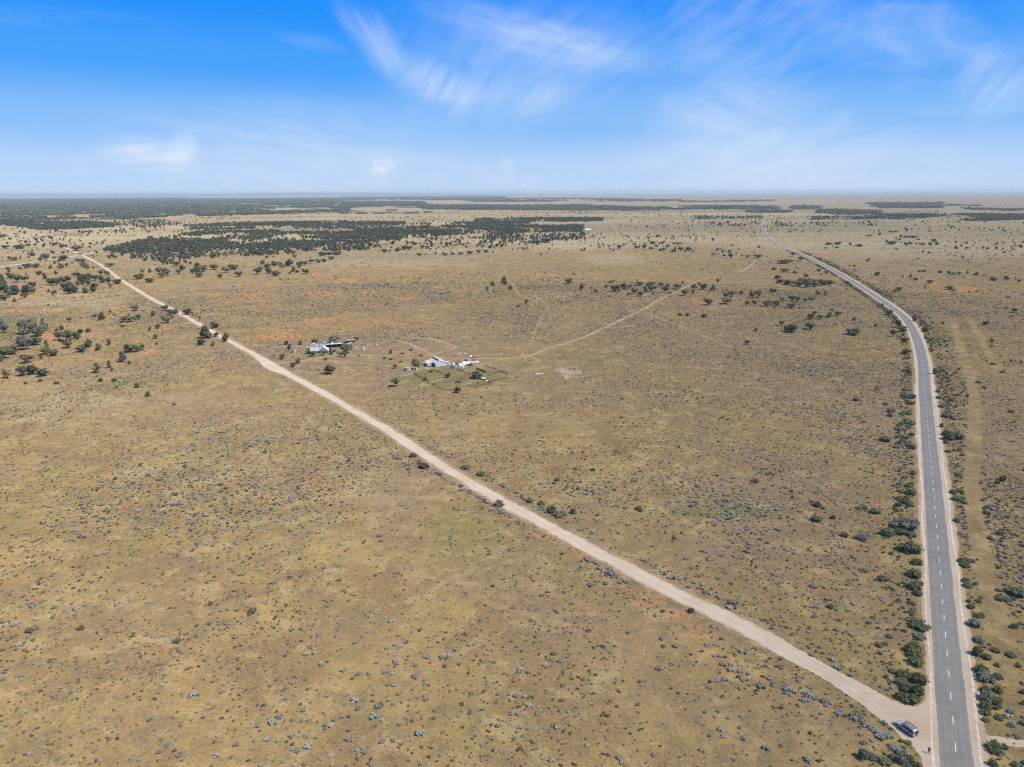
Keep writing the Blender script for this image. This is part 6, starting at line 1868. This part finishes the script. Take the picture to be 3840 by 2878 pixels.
GP = [('E', 1318, 1068, 'white guide post on the left gravel shoulder above the junction'), ('F', 1318, 1050, 'white guide post at the tip of the junction shrubs'), ('F', 1699, 1140, 'white guide post on the right shoulder opposite the junction'),
      ('D', 1410, 1480, 'white guide post on the right shoulder at the start of the bend'), ('E', 1270, 45, 'white guide post above the yellow diamond sign'), ('D', 300, 650, 'white guide post on the inner side of the far bend'), ('D', 645, 812, 'white guide post among trees on the left verge of the bend'), ('D', 660, 822, 'second white guide post among trees on the left verge of the bend'), ('D', 675, 828, 'third white guide post among trees on the left verge of the bend')]
for c, x, y, lab in GP:
    o = tag(link('guide_post', gp), lab, 'guide post', 'guide posts along the sealed road')
    q = P(c, x, y)
    o.location = (*q, .02)
    o.rotation_euler.z = rdir - math.pi / 2
    if q[1] > 700:
        o.scale = (2.2, 2.2, 1.5)
    link('reflector', rf, o)

# wire fence along the hedge line
hl = spline(HEDGE, 9.)
o = tag(empty('wire_fence', hl[0]), 'old wire fence on thin posts through the saltbush hedge', 'fence')
for k, p in enumerate(hl):
    e = link('post', POST, o)
    e.location = (*(p - hl[0]), 0)
    e.rotation_euler = (random.gauss(0, .06), random.gauss(0, .06), 0)
    e.scale = (.75, .75, .95)
m = MB()
for a_, b_ in zip(hl[:-1], hl[1:]):
    for z in (.4, .75, 1.1):
        m.cyl((*(a_ - hl[0]), z), (*(b_ - hl[0]), z), .008, n=3)
m.build('wire', M['tin_dark'], o)


# dead wood
def dead_tree(pos, h, w, label, seed):
    random.seed(seed)
    o = tag(empty('dead_tree', pos, random.random() * 6), label, 'dead tree')
    V, Fc = [], []
    tube(V, Fc, [(0, 0, -.05), (.03 * h, 0, h * .45)], [h * .028, h * .02])
    tm = bpy.data.meshes.new('trunk')
    tm.from_pydata(V, [], Fc)
    tm.materials.append(M['deadwood'])
    link('trunk', tm, o)
    V, Fc = [], []
    for k in range(9):
        a_ = random.random() * 6.28
        z0 = h * random.uniform(.25, .45)
        l_ = random.uniform(.5, 1) * w * .5
        z1 = h * random.uniform(.65, 1.)
        x1, y1 = math.cos(a_) * l_, math.sin(a_) * l_
        tube(V, Fc, [(.02 * h, 0, z0), (x1 * .5, y1 * .5, (z0 + z1) / 2 - .04 * h), (x1, y1, z1)], [h * .014, h * .010, h * .005], 4)
    tm = bpy.data.meshes.new('branches')
    tm.from_pydata(V, [], Fc)
    tm.materials.append(M['deadwood'])
    link('branches', tm, o)


for k, (c, x, y, h, w, lab) in enumerate([('L', 2168, 142, 5, 5, 'bare dead tree in the grass left of the gravel road'), ('L', 214, 490, 5.5, 3.5, 'thin bare dead tree in the upper left field'), ('L', 955, 395, 4.5, 3, 'pale bare dead tree in the middle of the left field'),
                                       ('C', 2085, 1368, 7, 7, 'bare grey dead tree in the right of the paddock'), ('D', 687, 1140, 11, 5, 'tall bare dead tree inside the bend of the road'), ('W', 805, 640, 5, 2.5, 'white bare dead tree at the left corner of the yards'), ('B', 2005, 630, 11, 9, 'wide bare dead tree at the back of the paddock'), ('D', 980, 560, 10, 5, 'bare dead tree on the right plain')]):
    dead_tree(P(c, x, y), h, w, lab, 40 + k)
random.seed(99)


def log(c, x0, y0, x1, y1, r, label, twigs=0):
    a_, b_ = np.array(P(c, x0, y0)), np.array(P(c, x1, y1))
    o = tag(empty('fallen_log', a_), label, 'log')
    d = b_ - a_
    MB().cyl((0, 0, r), (*d, r * 1.4), r, r * .5, n=7).build('stem', M['deadwood'], o)
    for k in range(twigs):
        f = random.uniform(.3, .9)
        e = d * f
        MB().cyl((*e, r), (e[0] + random.uniform(-1, 1), e[1] + random.uniform(-1, 1), r + random.uniform(.1, .6)), r * .4, r * .15, n=5).build('branch', M['deadwood'], o)


log('R', 1745, 1275, 1812, 1235, .16, 'pale fallen log among saltbush below the gravel road', 2)
log('R', 172, 1506, 232, 1470, .11, 'grey fallen branch in the near left field', 5)
log('F', 1060, 990, 1105, 1005, .06, 'curved pale branch lying at the tip of the junction shrubs', 0)
log('A', 1860, 1590, 1925, 1570, .3, 'pale fallen trunk left of the gravel road bend', 2)


# ------------------------------------------------------------------ the car, the far cars and the person
def paint(name, col, metal=.55, rough=.32):
    m = bpy.data.materials.new(name)
    m.use_nodes = True
    m.node_tree.nodes.clear()
    t = NT(m.node_tree)
    p = t.n('ShaderNodeTexCoord').outputs['Object']
    dust = t.m('MULTIPLY', t.ss(t.n('ShaderNodeSeparateXYZ', i={0: p}).outputs[2], 1.1, .3), .45)
    c = t.mix(t.m('MULTIPLY', dust, t.ss(t.noise(p, 3, 4), .3, .6)), col, (.30, .21, .14))
    b = t.n('ShaderNodeBsdfPrincipled', i={'Base Color': c, 'Metallic': metal, 'Roughness': t.m('ADD', rough, dust), 'Coat Weight': .15, 'Coat Roughness': .1})
    t.n('ShaderNodeOutputMaterial', i={0: b.outputs[0]})
    return m


M['tyre'] = material('tyre_rubber', (.022, .021, .02), .9, var=.1)
M['alloy'] = material('alloy_rim', (.45, .45, .46), .35, .8, var=.05)
M['black'] = material('black_plastic', (.02, .02, .022), .5, var=.05)
M['red_lens'] = material('red_lens', (.45, .03, .03), .25, var=.05, spec=.5)
M['clear_lens'] = material('clear_lens', (.7, .72, .75), .15, var=.03, spec=.5)
M['chrome'] = material('bull_bar', (.72, .73, .75), .25, .7, var=.03)


def loft(secs, name, mat, parent, sub=1):
    """cross-sections (x, [(y, z) half outline]) mirrored and skinned"""
    bm = bmesh.new()
    rows = []
    for x, half in secs:
        pts = [(y, z) for y, z in half] + [(-y, z) for y, z in reversed(half)]
        rows.append([bm.verts.new((x, y, z)) for y, z in pts])
    n = len(rows[0])
    for a_, b_ in zip(rows[:-1], rows[1:]):
        for k in range(n):
            j = (k + 1) % n
            bm.faces.new((a_[k], a_[j], b_[j], b_[k]))
    bm.faces.new(rows[0][::-1])
    bm.faces.new(rows[-1])
    bmesh.ops.recalc_face_normals(bm, faces=bm.faces)
    me = bpy.data.meshes.new(name)
    bm.to_mesh(me)
    bm.free()
    me.materials.append(mat)
    o = link(name, me, parent)
    if sub:
        md = o.modifiers.new('round', 'SUBSURF')
        md.levels = md.render_levels = sub
        me.shade_smooth()
    return o


def wagon(pos, rz, body, label, rack=True, simple=False, group=None):
    o = tag(empty('parked_car' if rack else 'driving_car', pos, rz), label, 'car', group)
    S = lambda w, z0, z1: [(w * .86, z0), (w, z0 + .12), (w, z0 + .4), (w * .985, z1 - .09), (w * .92, z1)]
    loft([(-2.36, S(.80, .52, 1.02)), (-2.33, S(.88, .45, 1.06)), (-2.0, S(.95, .38, 1.10)), (-.8, S(.955, .36, 1.12)), (.9, S(.955, .36, 1.12)), (1.15, S(.95, .36, 1.12)), (1.9, S(.93, .40, 1.04)), (2.28, S(.86, .45, .96)), (2.40, S(.74, .5, .86))], 'body', body, o)
    T = lambda w, z0, z1: [(w * 1.0, z0), (w * .93, z0 + (z1 - z0) * .55), (w * .82, z1 - .05), (w * .6, z1)]
    loft([(-2.30, T(.86, 1.0, 1.60)), (-2.16, T(.89, 1.0, 1.84)), (-1.2, T(.91, 1.0, 1.89)), (0, T(.91, 1.0, 1.88)), (.32, T(.89, 1.0, 1.80)), (1.22, T(.86, 1.0, 1.10))], 'cabin', body, o)

    def pane(name, q):
        MB().slab(q, .02).build(name, M['glass'], o)
    for s_ in (-1, 1):
        for x0, x1 in ((-2.05, -1.35), (-1.28, -.42), (-.35, .42)):
            k = 1.0 if x1 < .2 else .72
            xt0, xt1 = x0 + .02, (x1 - .02 if x1 < .2 else x1 - .28)
            bm_ = MB()
            bm_.slab([(x0, s_ * .925, 1.14), (x1, s_ * .925, 1.14), (xt1, s_ * .822, 1.70), (xt0, s_ * .822, 1.70)], .05)
            bm_.build('side_window', M['glass'], o)
        MB().box((-.5, s_ * .965, .92), (-.34, s_ * .985, .95)).build('door_handle', M['black'], o)
        MB().box((.30, s_ * .93, 1.12), (.48, s_ * 1.14, 1.30), .03).build('mirror', M['black'], o)
        MB().box((-2.37, s_ * .90, .92), (-2.2, s_ * .70, 1.36), .03).build('tail_light', M['red_lens'], o)
        MB().box((2.22, s_ * .80, .74), (2.39, s_ * .52, .93), .03).build('headlight', M['clear_lens'], o)
        MB().box((-1.0, s_ * .93, .36), (1.0, s_ * 1.03, .44), .02).build('side_step', M['black'], o)
        for x in (-1.42, 1.38):
            w = MB().cyl((x, s_ * .70, .39), (x, s_ * .965, .39), .39, n=20).build('wheel', M['tyre'], o)
            MB().cyl((x, s_ * .966, .39), (x, s_ * .985, .39), .25, n=14).build('rim', M['alloy'], w)
            MB().cyl((x, s_ * .90, .44), (x, s_ * .962, .44), .47, n=20).build('wheel_arch', M['black'], o)
    pane('windscreen', [(1.06, -.74, 1.21), (1.06, .74, 1.21), (.42, .62, 1.755), (.42, -.62, 1.755)])
    pane('rear_window', [(-2.325, -.66, 1.22), (-2.325, .66, 1.22), (-2.235, .60, 1.68), (-2.235, -.60, 1.68)])
    MB().box((-2.48, -.86, .45), (-2.28, .86, .68), .05).build('rear_bumper', body, o)
    MB().box((-2.50, -.3, .70), (-2.47, .1, .82)).build('number_plate', M['white'], o)
    m = MB().box((2.36, -.8, .45), (2.52, .8, .66), .04)
    for y_ in (-.35, .35):
        m.cyl((2.50, y_, .5), (2.50, y_, 1.06), .04)
    m.cyl((2.50, -.62, .98), (2.50, .62, .98), .045).cyl((2.44, -.8, .75), (2.50, -.62, .98), .04).cyl((2.44, .8, .75), (2.50, .62, .98), .04)
    m.build('bull_bar', M['chrome'], o)
    if rack:
        sp = MB().cyl((-2.40, -.22, .98), (-2.62, -.22, .98), .37, n=20).build('spare_wheel', M['tyre'], o)
        MB().cyl((-2.622, -.22, .98), (-2.645, -.22, .98), .31, n=18).build('wheel_cover', body, sp)
        rk = MB()
        for s_ in (-1, 1):
            rk.box((-1.95, s_ * .66 - .03, 1.98), (.12, s_ * .66 + .03, 2.04))
            for x in (-1.7, -.9, -.1):
                rk.box((x - .03, s_ * .66 - .02, 1.84), (x + .03, s_ * .66 + .02, 1.978))
        for x in (-1.98, .15):
            rk.box((x - .03, -.69, 1.98), (x + .03, .69, 2.04))
        r_ = rk.build('roof_rack', M['black'], o)
        for k in range(6):
            x = -1.74 + k * .32
            MB().box((x - .035, -.625, 1.985), (x + .035, .625, 2.02)).build('rack_slat', M['black'], r_)
        MB().cyl((1.0, -.93, 1.05), (.95, -.97, 2.0), .012, n=5).build('aerial', M['black'], o)
        MB().cyl((1.02, -.86, 1.08), (.75, -.80, 1.86), .05, n=8).build('snorkel', M['black'], o)
    return o


fw, rw = np.array(P('P', 3370.8, 2732.5)), np.array(P('P', 3403.8, 2756.6))
hd_ = math.atan2(*(fw - rw)[::-1])
mid = (fw + rw) / 2 + np.array([math.sin(hd_), -math.cos(hd_)]) * .93
wagon(mid, hd_, paint('silver_paint', (.34, .36, .385), .3, .4), 'silver four-wheel-drive wagon with black roof rack parked on the gravel junction')
rdir2 = lambda p: (lambda i: math.atan2(fine[i + 1, 1] - fine[i, 1], fine[i + 1, 0] - fine[i, 0]))(int(np.argmin(np.hypot(fine[:-1, 0] - p[0], fine[:-1, 1] - p[1]))))
wp_ = paint('white_car_paint', (.75, .76, .78), .1, .4)
for q, lab in (((2961, 947), 'white car driving on the far bend of the sealed road'), ((2871, 880), 'tiny pale car driving at the top of the sealed road')):
    p = np.array(P('P', *q))
    a_ = rdir2(p)
    i = int(np.argmin(np.hypot(fine[:, 0] - p[0], fine[:, 1] - p[1])))
    p = fine[i] + np.array([-math.sin(a_), math.cos(a_)]) * 1.6
    c_ = wagon((p[0], p[1], .3), a_ + math.pi, wp_, lab, rack=False, group='cars driving on the sealed road')
    c_.scale = (1.1, 1.1, 1.1)


def skin_body(name, verts, edges, radii, mat, parent, sub=2):
    me = bpy.data.meshes.new(name)
    me.from_pydata(verts, edges, [])
    o = link(name, me, parent)
    sk_ = o.modifiers.new('skin', 'SKIN')
    sk_.use_smooth_shade = True
    for k, r in enumerate(radii):
        d = me.skin_vertices[0].data[k]
        d.radius = (r, r) if not isinstance(r, tuple) else r
        d.use_root = k == 0
    sb = o.modifiers.new('subdiv', 'SUBSURF')
    sb.levels = sb.render_levels = sub
    me.materials.append(mat)
    return o


M['skin'] = material('skin', (.42, .25, .17), .6, var=.05)
M['shirt'] = material('black_jumper', (.018, .016, .017), .85, var=.1, scale=8)
M['jeans'] = material('dark_blue_jeans', (.045, .055, .085), .9, var=.15, scale=8)
M['hair'] = material('dark_hair', (.03, .02, .014), .8, var=.2, scale=20)
pp = P('P', 3482, 2826.5)
per = tag(empty('person', pp, face_cam(pp)), 'person in a black top and dark jeans standing on the gravel holding a controller', 'person')
# faces the camera (-y); hands held together at the chest on a small controller
V_ = [(0, 0, .98), (0, .01, 1.15), (0, .02, 1.33), (0, .02, 1.46), (0, -.0, 1.53), (0, -.02, 1.62), (0, -.03, 1.72),
      (.10, 0, .90), (.11, -.02, .50), (.11, .02, .09), (.12, -.10, .045), (.12, -.17, .035), (-.10, 0, .90), (-.115, -.01, .50), (-.12, .03, .09), (-.13, -.09, .045), (-.135, -.16, .035),
      (.18, .02, 1.42), (.27, .02, 1.16), (.14, -.24, 1.17), (-.18, .02, 1.42), (-.27, .02, 1.16), (-.14, -.24, 1.17), (.10, -.30, 1.19), (-.10, -.30, 1.19)]
E_ = [(0, 1), (1, 2), (2, 3), (3, 4), (4, 5), (5, 6), (0, 7), (7, 8), (8, 9), (9, 10), (10, 11), (0, 12), (12, 13), (13, 14), (14, 15), (15, 16), (3, 17), (17, 18), (18, 19), (3, 20), (20, 21), (21, 22), (19, 23), (22, 24)]
R_ = [(.15, .11), (.135, .10), (.165, .11), (.12, .09), .055, (.075, .09), (.07, .085), (.09, .09), .062, .045, .045, .035, (.09, .09), .062, .045, .045, .035, .07, .048, .036, .07, .048, .036, .03, .03]
skin_body('body', V_, E_, R_, M['skin'], per)
skin_body('jumper', [(0, .0, .93), (0, .01, 1.13), (0, .02, 1.33), (0, .02, 1.455), (.18, .02, 1.425), (.275, .02, 1.16), (.155, -.21, 1.165), (-.18, .02, 1.425), (-.275, .02, 1.16), (-.155, -.21, 1.165)],
          [(0, 1), (1, 2), (2, 3), (3, 4), (4, 5), (5, 6), (3, 7), (7, 8), (8, 9)], [(.175, .13), (.165, .125), (.19, .135), (.14, .11), .085, .062, .05, .085, .062, .05], M['shirt'], per)
skin_body('jeans', [(0, 0, .99), (.10, 0, .88), (.11, -.02, .50), (.11, .02, .10), (-.10, 0, .88), (-.115, -.01, .50), (-.12, .03, .10)], [(0, 1), (1, 2), (2, 3), (0, 4), (4, 5), (5, 6)],
          [(.165, .125), (.11, .11), .078, .07, (.11, .11), .078, .07], M['jeans'], per)
for s_, x, y in ((1, .12, -.07), (-1, -.132, -.06)):
    MB().box((x - .05, y - .14, 0), (x + .05, y + .13, .09), .03).build('shoe', M['black'], per)
MB().ball((0, -.012, 1.70), .108, 2, (.86, 1.0, .72)).build('hair', M['hair'], per, smooth=True)
m = MB().cyl((0, -.125, 1.66), (0, -.15, 1.635), .014, .02, n=6)
for s_ in (-1, 1):
    m.ball((s_ * .088, -.01, 1.65), .028, 1, (.4, .8, 1.1))
m.build('face', M['skin'], per)
m = MB()
for s_ in (-1, 1):
    m.ball((s_ * .034, -.112, 1.675), .011, 1)
m.build('eyes', M['black'], per)
MB().box((-.03, -.118, 1.598), (.03, -.108, 1.607)).build('mouth', M['brick'], per)
for s_ in (-1, 1):
    h_ = MB()
    h_.ball((s_ * .10, -.31, 1.19), .042, 2, (.75, 1.0, .55))
    h_.build('palm', M['skin'], per, smooth=True)
    for k in range(4):
        zz = 1.21 - k * .018
        l_ = (.055, .062, .058, .046)[k]
        skin_body('finger', [(s_ * .11, -.335, zz), (s_ * (.115), -.335 - l_ * .45, zz + .004), (s_ * .085, -.335 - l_ * .75, zz + .002)], [(0, 1), (1, 2)], [.0095, .009, .008], M['skin'], per, 1)
    skin_body('thumb', [(s_ * .085, -.305, 1.215), (s_ * .07, -.335, 1.235), (s_ * .055, -.36, 1.235)], [(0, 1), (1, 2)], [.011, .010, .009], M['skin'], per, 1)
ct = MB().box((-.085, -.40, 1.17), (.085, -.335, 1.215), .012).build('drone_controller', M['black'])
tag(ct, 'small black controller in the hands of the person on the gravel', 'controller')
ct.matrix_world = per.matrix_basis
c_, s_ = math.cos(per.rotation_euler.z), math.sin(per.rotation_euler.z)
ct.location = (*pp, 0)
ct.rotation_euler = (0, 0, per.rotation_euler.z)

# ------------------------------------------------------------------ air
HAZE = True
if HAZE:
    hm = bpy.data.materials.new('thin_haze')
    hm.use_nodes = True
    hm.node_tree.nodes.clear()
    t = NT(hm.node_tree)
    pv = t.n('ShaderNodeVolumePrincipled', i={'Color': (.78, .90, 1.0, 1), 'Density': 3.8e-5, 'Anisotropy': .0})
    t.n('ShaderNodeOutputMaterial', i={1: pv.outputs[0]})
    hb = MB().box((-66000, -66000, -1), (66000, 66000, 168)).build('haze', hm)
    tag(hb, 'thin pale blue haze over the whole plain', 'haze', kind='stuff')
